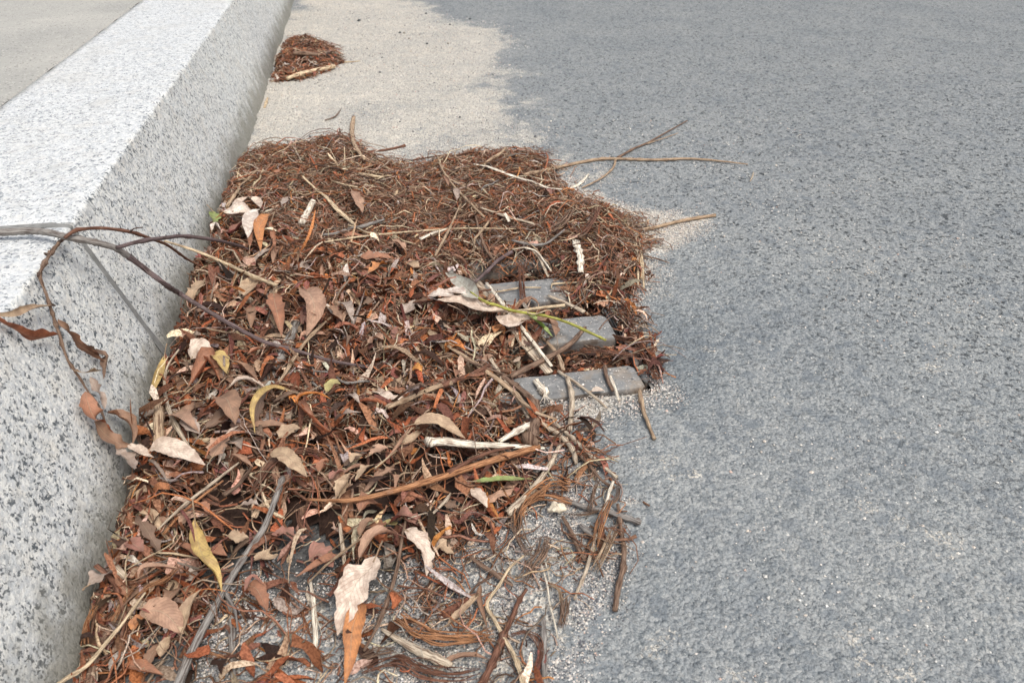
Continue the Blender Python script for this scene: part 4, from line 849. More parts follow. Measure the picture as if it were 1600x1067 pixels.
twig('I', [(380, 355), (290, 440), (210, 540), (130, 660)], [14, 20, 24, 26], 'tan', 'straight tan stick leaning from the kerb foot into the far corner', lift=.008, lm='the tan stick at the kerb foot')
twig('I', [(640, 300), (800, 300), (950, 320), (1100, 350), (1250, 400), (1440, 450)], [8, 10, 12, 12, 10, 8], 'dark', 'long thin dark twig across the far edge of the heap', lift=.008)
twig('I', [(1230, 380), (1320, 395), (1440, 415)], [16, 22, 22], 'straw', 'pale short straw at the dip in the far edge of the heap', 'straw_stalk', 'stalk', lift=.006, side=[([(1290, 355), (1350, 370), (1440, 390)], 16, 'tan')])
twig('A', [(545, 735), (510, 690), (485, 640), (480, 580), (488, 520)], [14, 18, 20, 26, 20], 'tan', 'curved weathered twig standing up at the tip of the far ridge', lift=.010, lm='the curved twig on the far tip', flat=.6)
twig('A', [(545, 695), (620, 690), (690, 678), (745, 665)], [6, 9, 12, 14], 'red', 'reddish frayed twig lying on the grit beyond the heap', lift=.003, lm='the reddish twig on grit')
twig('I', [(1110, 160), (1112, 250), (1115, 350)], [10, 12, 8], 'straw', 'short upright straw on the far tip of the heap', 'straw_stalk', 'stalk', lift=.008)
twig('I', [(600, 210), (700, 200), (790, 182)], [10, 18, 12], 'straw', 'flat straw along the outer edge of the heap by the far grit', 'straw_stalk', 'stalk', lift=.003, flat=.4)
twig('I', [(1010, 445), (1100, 470), (1220, 495)], [14, 16, 10], 'straw', 'short pale straw in the upper heap beyond the peeled stem', 'straw_stalk', 'stalk', lift=.008)
twig(4, [(980, 178), (1100, 215), (1200, 250), (1350, 315), (1500, 385), (1640, 440)], [10, 18, 20, 22, 22, 20], 'straw', 'smooth pale straw sloping from the kerb beneath the branch shoots', 'straw_stalk', 'stalk', lift=.020, lm='the smooth pale straw')
twig('C', [(265, 420), (205, 510), (190, 620), (215, 740), (270, 850), (320, 930)], [10, 14, 16, 20, 22, 12], 'pale', 'long curved pale stalk bowing along the kerb foot', 'straw_stalk', 'stalk', lift=.014, lm='the bowed pale stalk')
twig('C', [(165, 705), (160, 790), (160, 905)], [55, 52, 56], 'tan', 'thick tan cut stem standing against the kerb foot', lift=.010, lm='the thick cut stem', tip=1, rough=.05)
twig('C', [(1060, 250), (960, 340), (880, 440), (820, 540), (780, 600)], [14, 22, 24, 26, 14], 'tan', 'flat tan straw crossing the thick dark grey twig', 'straw_stalk', 'stalk', lift=.011, flat=.5)
twig('F', [(340, 1010), (500, 860), (640, 740), (800, 620), (1030, 440)], [10, 26, 30, 28, 16], 'pale', 'straight pale stick with an orange underside low in the heap', lift=.011, lm='the straight pale stick')
twig('F', [(400, 1040), (520, 900), (700, 740), (900, 590)], [20, 24, 22, 12], 'orange', 'orange splinter lying beside the straight pale stick', lift=.007)
twig('G', [(345, 270), (480, 190), (600, 130), (690, 70)], [6, 9, 10, 8], 'straw', 'thin straw beside the twisted yellow leaf', 'straw_stalk', 'stalk', lift=.009)
twig('G', [(570, 150), (680, 155), (860, 190)], [12, 16, 10], 'straw', 'pale stalk meeting the twisted yellow leaf from the kerb side', 'straw_stalk', 'stalk', lift=.010)
twig('G', [(245, 220), (290, 265), (345, 325)], [46, 50, 46], 'pale', 'short flat grey-white chip near the kerb in the near corner', 'stem_chip', 'chip', lift=.008, flat=.35, lm='the grey-white chip', tip=1)
twig(7, [(380, 340), (392, 440), (408, 560)], [12, 24, 16], 'pale', 'small weathered grey sliver on dark wet litter', 'wood_sliver', 'sliver', lift=.006, flat=.5, lm='the weathered sliver')
twig(7, [(245, 595), (258, 680), (266, 780), (270, 870), (255, 990)], [10, 24, 26, 24, 12], 'white', 'white splintered straw standing alone on bare grit', 'straw_stalk', 'stalk', lift=.003, flat=.5, lm='the white splintered straw', side=[([(262, 700), (280, 780), (300, 850)], 6, 'white')])
twig(7, [(570, 820), (650, 870), (750, 925), (830, 960), (890, 985)], [16, 30, 44, 46, 30], 'pale', 'thick greenish-grey hollow stalk among curved bark strips in front', 'straw_stalk', 'stalk', lift=.004, lm='the hollow grey stalk', flat=.7)
twig(7, [(680, 330), (660, 430), (640, 550), (600, 680), (555, 800), (490, 920)], [12, 18, 20, 18, 18, 10], 'brown', 'long thin brown stem trailing in front of the big pale leaf', lift=.010, lm='the trailing brown stem')
twig(7, [(540, 90), (640, 10)], [8, 6], 'straw', 'fine straw above the long orange stick', 'straw_stalk', 'stalk', lift=.011)
twig(7, [(800, 300), (860, 240), (885, 205)], [10, 16, 10], 'pale', 'short pale twig under the long orange stick', lift=.010, side=[([(690, 320), (750, 300), (800, 290)], 8, 'pale')])
twig(9, [(515, 325), (430, 400), (370, 500), (300, 605), (340, 690), (400, 800), (450, 890), (490, 990), (520, 1110)], [14, 18, 20, 22, 24, 24, 26, 28, 30], 'straw', 'sharply bent straw-coloured stalk on the near grit', 'straw_stalk', 'stalk', lift=.008, lm='the sharply bent stalk', flat=.5, side=[([(440, 880), (500, 950), (570, 1030)], 12, 'straw')])
twig(9, [(530, 520), (480, 600), (440, 700), (390, 810), (340, 930), (270, 1080)], [20, 28, 34, 44, 46, 44], 'red', 'thick reddish frayed root in front of the sharply bent stalk', 'root', 'root', lift=.004, rough=.25, lm='the thick reddish root')
twig(9, [(625, 670), (630, 760), (632, 880), (638, 1090)], [20, 38, 34, 32], 'grey', 'straight flat grey stalk running to the near frame edge', 'straw_stalk', 'stalk', lift=.003, flat=.5, lm='the flat grey stalk')
twig(9, [(615, 378), (645, 470), (665, 600), (690, 700), (712, 805)], [10, 14, 13, 12, 10], 'white', 'thin white straw with a fork on the near grit', 'straw_stalk', 'stalk', lift=.003, lm='the thin forked white straw', side=[([(640, 365), (655, 420), (668, 490)], 10, 'white')])
twig(9, [(740, 100), (790, 190), (830, 280), (870, 345)], [18, 26, 28, 24], 'brown', 'straight brown twig on grit beside the cream seed husk', lift=.003, lm='the straight brown twig', rough=.15)
twig(9, [(1060, 30), (1075, 150), (1095, 280), (1090, 400), (1060, 520), (1045, 645)], [22, 26, 30, 34, 34, 32], 'brown', 'long jointed twig lying downwards at the road edge of the tangle', lift=.003, lm='the long jointed twig', rough=.2, side=[([(1090, 320), (1050, 315), (1010, 330)], 14, 'tan')])
twig(9, [(750, 0), (880, 50), (980, 65), (1090, 100), (1195, 135)], [24, 30, 34, 40, 30], 'grey', 'thick grey-brown twig ending on open asphalt at the road side', lift=.003, lm='the thick twig at the road side', rough=.2)
twig(9, [(960, 120), (925, 240), (880, 400), (840, 500), (808, 580)], [18, 20, 22, 22, 14], 'pale', 'split pale stick slanting down over the near grit', lift=.004, lm='the split pale stick')
twig(9, [(845, 150), (880, 180), (915, 210)], [32, 34, 34], 'grey', 'short fat grey stem stub half under the tangle', lift=.003, tip=1, rough=.05)
twig(9, [(290, 355), (360, 318), (430, 280)], [10, 12, 9], 'pale', 'short pale straw lying loose on near dark grit', 'straw_stalk', 'stalk', lift=.003)
twig(9, [(200, 330), (280, 390), (360, 440), (450, 500)], [18, 32, 34, 20], 'brown', 'brown bark-covered twig on the near dark grit', lift=.004, flat=.6)
twig('A', [(155, 330), (220, 308), (300, 290), (392, 268)], [14, 22, 24, 22], 'straw', 'pale stick lying along the near side of the small litter clump', lift=.008, lm='the pale stick on the small clump')
twig('A', [(190, 205), (240, 205), (310, 212)], [22, 26, 18], 'brown', 'brown stick on top of the small litter clump', lift=.010)
twig('A', [(440, 248), (480, 246), (520, 242)], [5, 6, 3], 'straw', 'fine straw lying on grit next to the small clump', 'straw_stalk', 'stalk', lift=.003)
twig('A', [(345, 538), (395, 520), (425, 482)], [5, 6, 3], 'brown', 'tiny curled brown twig on the grit between clump and heap', lift=.003)
twig('A', [(58, 425), (50, 450), (42, 475)], [10, 14, 14], 'straw', 'stubby pale straw at the kerb foot between clump and heap', 'straw_stalk', 'stalk', lift=.003, flat=.5)
twig(3, [(1520, 295), (1530, 275), (1535, 255)], [5, 6, 4], 'pale', 'tiny pale straw alone on the asphalt past the very long stem', 'straw_stalk', 'stalk', lift=.002)
twig(3, [(1040, 628), (1100, 640), (1160, 660)], [6, 7, 4], 'brown', 'thin brown twig sticking out onto the sand at the road side of the heap', lift=.004)
for q, wq in (([(1010, 540), (1018, 640), (1020, 760)], 'kerb-side'), ([(1025, 560), (1040, 660), (1045, 770)], 'road-side'), ([(1000, 560), (1030, 650), (1035, 730)], 'slanting middle')):
    twig(3, q, [6, 10, 8], 'straw', wq + ' pale straw of the upright bunch at the road edge of the heap', 'straw_stalk', 'stalk', lift=.008, group='bunch of upright straws at the heap edge')
twig(3, [(740, 560), (760, 620), (765, 700)], [34, 24, 26], 'white', 'ragged white straw tuft lying beside the grate end', 'straw_stalk', 'stalk', lift=.010, flat=.3, rough=.3)
# bark strips: flat frayed ribbons
def strip(z, pts, W, c, label, lift=.005, lm=None, n=3):
    P = path(z, pts, lift); b = P[0].copy(); o = bpy.data.objects.new('bark_strip', None); COL.objects.link(o); o.location = b; w0 = wm(W, P, z)
    n = 2 * n + 1
    for k in range(n):
        rg = np.random.default_rng(nseed()); T_, S_, N_ = frames(P); off = (k - (n - 1) / 2) * w0 / n
        Pk = P + S_ * (off + rg.normal(0, w0 * .22, (len(P), 1))) + N_ * rg.uniform(0, w0 * .45, (len(P), 1))
        V, Q, T, uv = tube(Pk, np.array([.35, 1, 1, .2]) * w0 / n * rg.uniform(.45, 1.0), 6, None, .45, .3, nseed(), rg.uniform(-.5, .5))
        cc = np.array(WOODC[c]) * rg.uniform(.75, 1.3); obj_from('bark_fibre', V, Q, T, uv, M_WOOD, o, cc, b)
    tag(o, label, 'bark strip')
    if lm: LM.append((P.mean(0), lm))
strip('H', [(1210, 190), (1270, 120), (1350, 85), (1430, 78)], 44, 'orange', 'bright orange curved bark strip near the grate corner', .010, 'the bright orange bark strip')
strip(7, [(650, 770), (730, 830), (830, 860), (950, 870), (1080, 845)], 60, 'orange', 'wide orange-brown bark strip curving across the near grit', .005, 'the wide orange bark strip', 4)
strip(7, [(480, 1020), (560, 990), (650, 970), (760, 1010), (900, 1040), (1020, 1020)], 50, 'red', 'dark reddish bark strip curving below the hollow grey stalk', .004, None, 4)
strip(7, [(470, 960), (560, 930), (640, 920)], 36, 'brown', 'short brown bark strip behind the dark reddish strip', .004)
strip(7, [(770, 350), (840, 360), (890, 320)], 26, 'orange', 'hooked orange bark curl in front of the long orange stick', .008, 'the hooked orange bark curl')
strip(7, [(200, 280), (210, 350), (260, 405)], 30, 'red', 'glossy dark red bark curl in the wet hollow', .006)
strip(8, [(580, 800), (500, 790), (420, 830), (350, 900), (330, 1000)], 60, 'orange', 'fan of frayed orange bark fibre below the green leaf', .005, 'the fan of orange bark fibre', 5)
strip(8, [(590, 880), (480, 850), (400, 850)], 40, 'orange', 'second shred of orange bark beside the cream seed husk', .008, None, 4)
strip(9, [(490, 0), (480, 130), (500, 240), (560, 340)], 50, 'brown', 'brown bark ribbon hanging down to the knot of roots', .005, None, 4)
strip(9, [(640, 230), (610, 320), (560, 400), (520, 500)], 70, 'brown', 'knot of brown bark at the foot of the bark ribbon', .006, 'the knot of brown bark', 5)
strip(9, [(760, 560), (745, 650), (735, 750)], 46, 'brown', 'short grey-brown bark shred on the near asphalt', .003, None, 4)
strip(9, [(440, 790), (520, 775), (590, 810), (615, 900), (575, 1000)], 28, 'red', 'reddish bark loop around the flat grey stalk', .004)
strip(9, [(660, 490), (715, 530), (740, 620)], 30, 'tan', 'small hooked olive bark strip beside the thin forked straw', .004)
strip('K', [(395, 540), (350, 640), (330, 760)], 26, 'orange', 'upright tan bark splinter in the road-side tangle', .012, 'the tan bark splinter', 3)
strip('K', [(420, 680), (370, 780), (320, 870)], 36, 'tan', 'broad tan bark splinter lower in the road-side tangle', .008, None, 4)
strip('K', [(300, 590), (320, 500), (340, 450)], 30, 'brown', 'brown bark shred linking the pale twig and the tangle', .008, None, 4)
strip('K', [(435, 460), (420, 540), (300, 600), (180, 600)], 22, 'brown', 'thin brown bark ribbon curving round the tangle', .006)
strip('B', [(600, 290), (700, 300), (810, 320)], 40, 'orange', 'orange bark shred lying over the second grate bar', .006, None, 4)
strip('B', [(1000, 400), (1080, 540), (1150, 680), (1280, 905)], 44, 'red', 'long red-brown bark ribbon draped past the ends of the bars', .004, 'the long red-brown bark ribbon', 4)
strip('B', [(760, 690), (900, 700), (1050, 715), (1140, 725)], 36, 'red', 'dark bark shred lying in the lowest slot', .003, None, 4)
strip('B', [(390, 130), (385, 240), (400, 400)], 40, 'red', 'vertical reddish bark strand hanging across two bars', .009, None, 4)
strip(0, [(935, 325), (925, 350), (905, 372)], 12, 'red', 'chunky red-brown bark flap on the road-side ridge', .012, 'the chunky bark flap', 4)
strip(0, [(895, 330), (880, 350), (860, 365)], 13, 'brown', 'wide brown bark flap beside the chunky bark flap', .012, None, 4)
strip(0, [(560, 500), (575, 560), (600, 575)], 7, 'red', 'reddish bark strand in the middle of the heap', .009)
strip(0, [(575, 555), (625, 545), (660, 520), (700, 480)], 9, 'red', 'long reddish-brown bark strand beside bundled straws', .010, 'the long reddish strand')
strip(0, [(395, 770), (430, 720), (470, 705), (510, 712)], 12, 'maroon' if 'maroon' in WOODC else 'red', 'dark glossy bark strand beside the long grey stick top', .008)
strip('I', [(640, 1000), (720, 950), (830, 960), (950, 1020)], 34, 'red', 'arched reddish bark band below the slate-grey twig', .010, 'the arched bark band', 3)
strip('G', [(70, 800), (75, 680), (120, 560), (150, 520)], 40, 'orange', 'curled orange bark strip at the kerb foot in the near corner', .012, 'the curled orange bark by the kerb')
strip('G', [(420, 480), (500, 400), (620, 340), (720, 250)], 40, 'orange', 'orange-brown bark ribbon beside the folded brown leaf', .010, None, 4)
strip('G', [(250, 640), (330, 500), (420, 380)], 34, 'orange', 'orange peeling bark on top of the split straw stalk', .012)
strip('G', [(830, 860), (920, 870), (1060, 890)], 36, 'orange', 'orange bark fragment crossing the long grey stick foot', .010)

# ------------------------------------------------------------------ traced leaves
leaf('I', [(190, 690), (270, 620), (350, 620), (412, 665)], 120, 'cream', 'broad pale beige leaf at the top of the pale leaf cluster by the kerb', 1.0, .3, .2, .1, .05, 1., .026, 'the pale leaf cluster')
leaf('I', [(100, 700), (180, 720), (260, 715), (345, 720)], 150, 'white', 'white curled leaf folded over a dark hollow in the pale cluster', 1.3, -.4, .2, .1, .08, 1., .030)
leaf('I', [(405, 680), (365, 740), (325, 830), (305, 915)], 110, 'white', 'upright white leaf with a midrib next to the orange leaf', .6, .1, .2, .06, .04, .9, .024, 'the upright white leaf')
leaf('I', [(500, 720), (440, 800), (400, 900), (410, 1030)], 100, 'orange', 'bright orange leaf standing in the upper heap near the kerb', 1.0, .3, .5, .08, .05, .9, .020, 'the bright orange leaf')
leaf('I', [(320, 1000), (330, 900), (350, 850)], 50, 'rust', 'rust leaf tucked behind the bright orange leaf', 1.0, -.3, .3, .1, .1, .9, .016)
leaf('I', [(100, 860), (180, 900), (290, 800), (310, 770)], 90, 'maroon', 'dark red leaf curled under the white folded leaf', 1.2, .3, .4, .2, .1, .9, .010)
leaf('I', [(5, 860), (30, 820), (80, 850)], 60, 'white', 'small white curled leaf touching the kerb', 1.3, .2, .3, .1, .1, 1., .014, 'the small white leaf at the kerb')
leaf('I', [(10, 690), (30, 730), (20, 790)], 80, 'green', 'fresh green leaf scrap wedged against the kerb', .7, .5, .4, .25, .2, 1., .012, 'the green leaf scrap', name='green_leaf')
leaf('I', [(500, 385), (560, 380), (640, 360)], 40, 'rust', 'rust leaf with a pale torn edge on the far upper heap', .8, .3, .3, .4, .2, .9, .010)
leaf('I', [(590, 640), (640, 610), (705, 605)], 50, 'grey', 'flat grey leaf piece on the kerb side of the white stalk stub', .5, 0, .2, .3, .25, .9, .010)
leaf('I', [(1170, 520), (1220, 620), (1260, 710)], 80, 'pink', 'pinkish pointed leaf beyond the peeled stem', .8, .2, .3, .2, .15, .9, .010)
leaf('I', [(500, 780), (505, 860), (540, 1040)], 50, 'rust', 'narrow rust leaf beside the bright orange leaf', 1.2, .2, .4, .1, .1, .8, .012)
leaf(2, [(985, 745), (1030, 790), (1060, 810)], 60, 'pink', 'pale pink folded leaf near the end of the slate-grey twig', .9, .3, .3, .2, .1, .9, .012, 'the pale pink folded leaf')
leaf(2, [(810, 840), (880, 860), (990, 845)], 60, 'rust', 'broad russet leaf low in the upper heap', .8, -.2, .3, .2, .15, .8, .010)
leaf(2, [(850, 930), (920, 900), (960, 880)], 50, 'orange', 'orange-red crumpled leaf in the centre of the upper heap', 1., .2, .5, .3, .2, .9, .010, 'the orange-red crumpled leaf')
leaf(2, [(740, 870), (735, 920), (728, 975)], 30, 'white', 'small white pointed leaf sliver in the centre of the upper heap', .8, .2, .2, .05, .05, 1.1, .012, 'the white leaf sliver')
leaf(2, [(180, 1050), (220, 990), (290, 930)], 90, 'tan', 'tan spotted willow leaf below the smooth pale straw', .5, .1, .2, .12, .06, .8, .014, 'the tan spotted leaf')
leaf('C', [(640, 200), (645, 260), (640, 310)], 50, 'brown', 'brown leaf hanging below the tan spotted leaf', .8, .2, .3, .2, .1, .8, .012)
leaf('C', [(760, 130), (770, 200), (785, 270), (800, 350)], 88, 'rust', 'long crumpled russet leaf above the purple branch', 1.0, .2, .4, .3, .12, .7, .016, 'the long crumpled russet leaf')
leaf('C', [(925, 110), (960, 190), (980, 270), (930, 350)], 120, 'pink', 'large reddish-pink leaf folded along its midrib above the purple branch', .9, .3, .5, .15, .06, .75, .018, 'the large reddish-pink leaf')
leaf('C', [(900, 290), (930, 240), (930, 190)], 60, 'maroon', 'dark red leaf half behind the large reddish-pink leaf', .9, -.4, .4, .2, .1, .8, .012)
leaf('C', [(335, 170), (350, 120), (400, 60)], 80, 'tan', 'torn tan leaf beside the kerb above the purple branch', .7, .2, .3, .3, .25, .9, .014)
leaf('C', [(330, 470), (370, 420), (440, 430)], 90, 'cream', 'pale whitish leaf folded to a point near the kerb joint', .7, -.3, .4, .15, .1, 1., .016, 'the pale folded leaf by the joint')
leaf('C', [(310, 620), (370, 560), (420, 480), (480, 590)], 90, 'rust', 'rust leaf curled into a bowl near the kerb joint', 1.8, .2, .8, .3, .15, .8, .012, 'the curled rust leaf bowl')
leaf('C', [(430, 455), (480, 480), (520, 550)], 70, 'yellow', 'small pale yellow leaf end between rust leaves', .7, .2, .3, .1, .08, .8, .016, 'the small yellow leaf end')
leaf('C', [(190, 450), (175, 540), (140, 620), (115, 680)], 44, 'yellow', 'narrow pale yellow leaf standing against the kerb stone', 1.0, .5, .7, .25, .05, .8, .012, 'the yellow leaf at the kerb')
leaf('C', [(545, 480), (600, 520), (650, 570), (690, 600)], 60, 'brown', 'brown leaf with a pale curled lip beside the thick dark grey twig', 1.4, .5, .5, .1, .06, .8, .014)
leaf('C', [(525, 620), (590, 590), (660, 600), (720, 620)], 40, 'cream', 'slender cream curled leaf under the thick dark grey twig', 1.5, .2, .3, .1, .06, .8, .014, 'the slender cream leaf')
leaf('C', [(860, 640), (770, 640), (690, 690), (650, 760), (662, 860)], 40, 'yellow', 'smooth yellow leaf bent in an arc over the middle of the heap', 1.1, .4, .3, .04, .02, .9, .026, 'the arched yellow leaf')
leaf('C', [(490, 660), (530, 720), (560, 810)], 110, 'brown', 'wide olive-brown veined leaf in the heap between kerb and yellow arc', .6, .1, .4, .2, .1, .8, .014, 'the wide olive-brown leaf')
leaf('C', [(240, 750), (300, 800), (370, 850)], 90, 'pink', 'pinkish flat leaf beside the bowed pale stalk', .6, .2, .2, .12, .1, .8, .012)
leaf('C', [(270, 740), (340, 740), (410, 710)], 50, 'brown', 'dark brown leaf above the pinkish flat leaf by the bowed stalk', .9, -.2, .3, .2, .08, .8, .012)
leaf('C', [(440, 980), (480, 920), (520, 860)], 100, 'pink', 'pale mauve square-torn leaf in the near heap', .5, .1, .2, .1, .25, .9, .014, 'the pale mauve leaf')
leaf('C', [(790, 880), (850, 840), (900, 830)], 80, 'tan', 'three-cornered tan leaf under the arched yellow leaf', .5, 0, .2, .1, .15, .8, .012)
leaf('C', [(880, 690), (930, 760), (980, 820), (1060, 860)], 60, 'rust', 'long glossy red leaf hooped below the purple branch', 1.6, .4, .8, .15, .05, .8, .016, 'the glossy red hooped leaf')
leaf('C', [(880, 720), (900, 680), (980, 665), (1060, 680)], 36, 'orange', 'orange-brown leaf edge rolled above the hooped red leaf', 1.8, .3, .3, .15, .05, .8, .016)
leaf('F', [(290, 340), (400, 350), (560, 400), (750, 460)], 150, 'cream', 'large pale silvery leaf lying on the heap by the hanging shoot', .6, -.2, .3, .10, .05, .75, .016, 'the large silvery leaf')
leaf('F', [(480, 470), (530, 450), (560, 405)], 50, 'maroon', 'small dark red leaf flap on the large silvery leaf', .8, .3, .4, .2, .1, .8, .022)
leaf('F', [(540, 90), (620, 140), (700, 200)], 130, 'grey', 'grey-brown leaf behind the large silvery leaf', .7, .1, .2, .15, .1, .8, .012)
leaf('F', [(1290, 370), (1400, 390), (1500, 470), (1600, 560)], 120, 'tan', 'pale buff leaf folded to a point over the long grey stick head', .7, -.3, .5, .12, .08, .85, .018, 'the pale buff folded leaf')
leaf('F', [(970, 370), (1050, 420), (1150, 480)], 70, 'pink', 'pinkish bark-like curled leaf beside the buff folded leaf', 1.5, .3, .3, .15, .08, .8, .016)
leaf('F', [(270, 420), (350, 510), (440, 610)], 50, 'grey', 'wispy pale curled leaf ribbon under the hanging shoot end', 1.6, .5, .9, .2, .1, .8, .014)
leaf('F', [(80, 570), (140, 600), (200, 590)], 90, 'rust', 'small reddish leaf patch at the kerb foot below the hanging shoot', .7, .2, .3, .15, .1, .9, .010)
leaf('F', [(180, 760), (210, 700), (250, 640)], 60, 'tan', 'ochre leaf standing on edge near the kerb foot', 1.0, .5, .5, .2, .15, .8, .012)
leaf('F', [(700, 790), (740, 800), (780, 860)], 70, 'rust', 'russet leaf top beside the twisted yellow leaf', .9, .2, .4, .2, .15, .8, .012)
leaf('F', [(1040, 800), (1130, 780), (1210, 800)], 60, 'grey', 'pale grey torn leaf on the kerb side of the long grey stick', .6, .2, .3, .3, .3, .8, .014, 'the grey torn leaf')
leaf('F', [(540, 960), (600, 890), (660, 850)], 110, 'pink', 'dusky pink wide leaf left below the straight pale stick', .6, .2, .3, .15, .15, .8, .010)
leaf('G', [(830, -90), (850, 40), (880, 160), (920, 240), (990, 330), (1020, 430)], 120, 'yellow', 'twisted yellow leaf with brown blotches beside the long grey stick', 1.1, .3, 1.1, .25, .06, .8, .020, 'the twisted yellow leaf')
leaf('G', [(940, 120), (1000, 160), (1060, 170)], 110, 'rust', 'rust leaf tucked between the twisted yellow leaf and the long stick', .8, .2, .3, .15, .1, .8, .012)
leaf('G', [(1060, 30), (1140, 50), (1210, 40)], 110, 'tan', 'buff leaf with a torn straight edge against the long grey stick', .4, .1, .2, .1, .2, .9, .014, 'the buff torn leaf')
leaf('G', [(1270, 150), (1340, 200), (1420, 160)], 130, 'tan', 'light tan crinkled leaf on the road side of the long grey stick', .7, .2, .4, .3, .2, .8, .012, 'the light tan crinkled leaf')
leaf('G', [(440, 580), (560, 570), (650, 610), (750, 720)], 170, 'pink', 'big folded pinkish-brown leaf with a pointed tip in the near corner', .7, -.2, .4, .12, .06, .85, .018, 'the big folded brown leaf')
leaf('G', [(740, 715), (770, 600), (820, 490), (880, 400)], 110, 'tan', 'upright tan leaf half joined to the big folded brown leaf', .9, .4, .3, .08, .06, .8, .020)
leaf('G', [(395, 700), (420, 640), (500, 600)], 80, 'orange', 'orange-brown leaf under the tip of the big folded leaf', .8, .1, .3, .1, .08, .9, .010)
leaf('G', [(590, 880), (630, 800), (660, 730)], 90, 'tan', 'tan pointed leaf below the big folded brown leaf', .8, .2, .3, .1, .08, .8, .008)
leaf('G', [(480, 950), (530, 870), (570, 790)], 76, 'brown', 'brown pointed leaf beside the tan pointed leaf in the near corner', .9, -.2, .3, .15, .08, .8, .008)
leaf('G', [(330, 940), (440, 970), (530, 1000), (610, 1010)], 100, 'rust', 'glossy dark orange leaf on wet grit at the near frame edge', 1.2, .2, .3, .1, .05, .8, .006, 'the glossy orange leaf')
leaf('G', [(1200, 380), (1270, 420), (1340, 560)], 110, 'rust', 'rust-brown leaf lying at the edge of bare grit past the long stick', .8, .2, .5, .15, .1, .8, .008, 'the rust leaf at the bare grit')
leaf('G', [(1180, 420), (1240, 330), (1320, 380)], 50, 'maroon', 'dark curled leaf on the edge of bare grit', 1., .4, .5, .2, .1, .8, .012)
leaf('G', [(770, 350), (800, 320), (860, 300)], 100, 'grey', 'grey-brown square leaf above the big folded leaf', .5, .1, .2, .15, .2, 1., .010)
leaf('G', [(620, 520), (670, 450), (720, 390)], 110, 'brown', 'brown rough leaf behind the big folded leaf', .7, .2, .3, .2, .15, .9, .008)
leaf('G', [(430, 330), (500, 270), (720, 260)], 60, 'pink', 'long mauve rolled leaf below the thin straw', 1.2, .3, .3, .12, .06, .8, .014)
leaf('G', [(360, 60), (420, 110), (470, 140)], 110, 'maroon', 'dark purple-red leaf near the kerb above the grey-white chip', .6, .2, .3, .1, .1, .8, .010)
leaf('G', [(80, 380), (160, 330), (250, 290)], 120, 'grey', 'crumpled grey-brown leaf pressed on the kerb foot', .5, .2, .3, .25, .2, .9, .010)
leaf(7, [(545, 490), (520, 580), (450, 660), (370, 850)], 130, 'cream', 'large pale torn leaf drooping onto the near grit', .6, .2, .4, .15, .15, .8, .016, 'the large pale torn leaf')
leaf(7, [(480, 700), (440, 830), (430, 950), (400, 1080)], 90, 'orange', 'rusty pointed leaf hanging from the large pale torn leaf', .9, .3, .2, .08, .06, .6, .014, 'the rusty pointed leaf', name='dead_leaf')
leaf(7, [(470, 500), (520, 430), (580, 400), (650, 395)], 70, 'pink', 'pinkish-white rolled leaf above the large pale torn leaf', 1.3, .3, .3, .1, .06, .8, .016, 'the pinkish-white rolled leaf')
leaf(7, [(680, 370), (720, 420), (770, 480), (775, 580)], 80, 'cream', 'whitish ragged leaf beside the trailing brown stem', 1.0, .3, .7, .25, .2, .8, .014, 'the whitish ragged leaf')
leaf(7, [(470, 400), (500, 350), (540, 330)], 50, 'brown', 'brown curved leaf at the kerb side of the rolled leaf', 1.2, .2, .3, .2, .08, .8, .012)
leaf(7, [(600, 340), (680, 310), (760, 340)], 60, 'maroon', 'small maroon crumpled leaf above the whitish ragged leaf', .9, .2, .4, .3, .2, .8, .010)
leaf(7, [(240, 510), (290, 490), (350, 540)], 100, 'maroon', 'wet dark red leaf in the hollow above the bare grit', .9, .2, .4, .3, .15, .9, .006, 'the wet dark red leaf')
leaf(7, [(70, 390), (140, 400), (220, 430)], 50, 'maroon', 'purple-brown frilly leaf in the hollow by the long grey stick', .8, .2, .4, .4, .25, .8, .006)
leaf(7, [(470, 290), (510, 250), (580, 280)], 70, 'rust', 'crumpled rust leaf just under the long orange stick', 1., .2, .4, .3, .2, .8, .008)
leaf(7, [(380, 220), (400, 160), (430, 110)], 60, 'tan', 'yellow-tan leaf patch above the long orange stick', .6, .2, .3, .15, .15, .9, .010)
leaf(7, [(985, 180), (1010, 230), (1050, 270)], 66, 'cream', 'white-grey leaf hanging under the green-yellow leaf', .8, .3, .3, .1, .08, .9, .012, 'the white-grey hanging leaf')
leaf(7, [(870, 800), (940, 760), (1000, 700), (1010, 650)], 50, 'tan', 'curled leathery leaf on grit beside the sharply bent stalk', 1.5, .4, .5, .15, .08, .8, .008, 'the curled leathery leaf')
leaf(7, [(1020, 620), (1010, 700), (1050, 820)], 40, 'brown', 'narrow rolled brown leaf under the sharply bent stalk', 1.6, .4, .3, .1, .06, .8, .008)
leaf(7, [(790, 480), (840, 460), (900, 480)], 60, 'tan', 'light tan chewed leaf near the whitish ragged leaf', .7, .2, .3, .3, .3, .9, .008)
leaf(7, [(830, 1000), (900, 960), (990, 950), (1060, 960)], 40, 'brown', 'dark leaf strip among the bark strips in front', 1.2, .3, .5, .2, .1, .8, .006)
leaf(0, [(736, 752), (760, 756), (795, 754), (833, 748)], 15, 'green', 'green and yellow leaf lying under the long orange stick end', .7, .2, .2, .1, .10, .85, .013, 'the green-yellow leaf', name='green_leaf')
leaf('H', [(890, 120), (990, 110), (1100, 130), (1220, 200), (1320, 240)], 120, 'tan', 'folded khaki leaf just behind the bleached cream stalk', .9, -.2, .3, .12, .06, .8, .016, 'the folded khaki leaf')
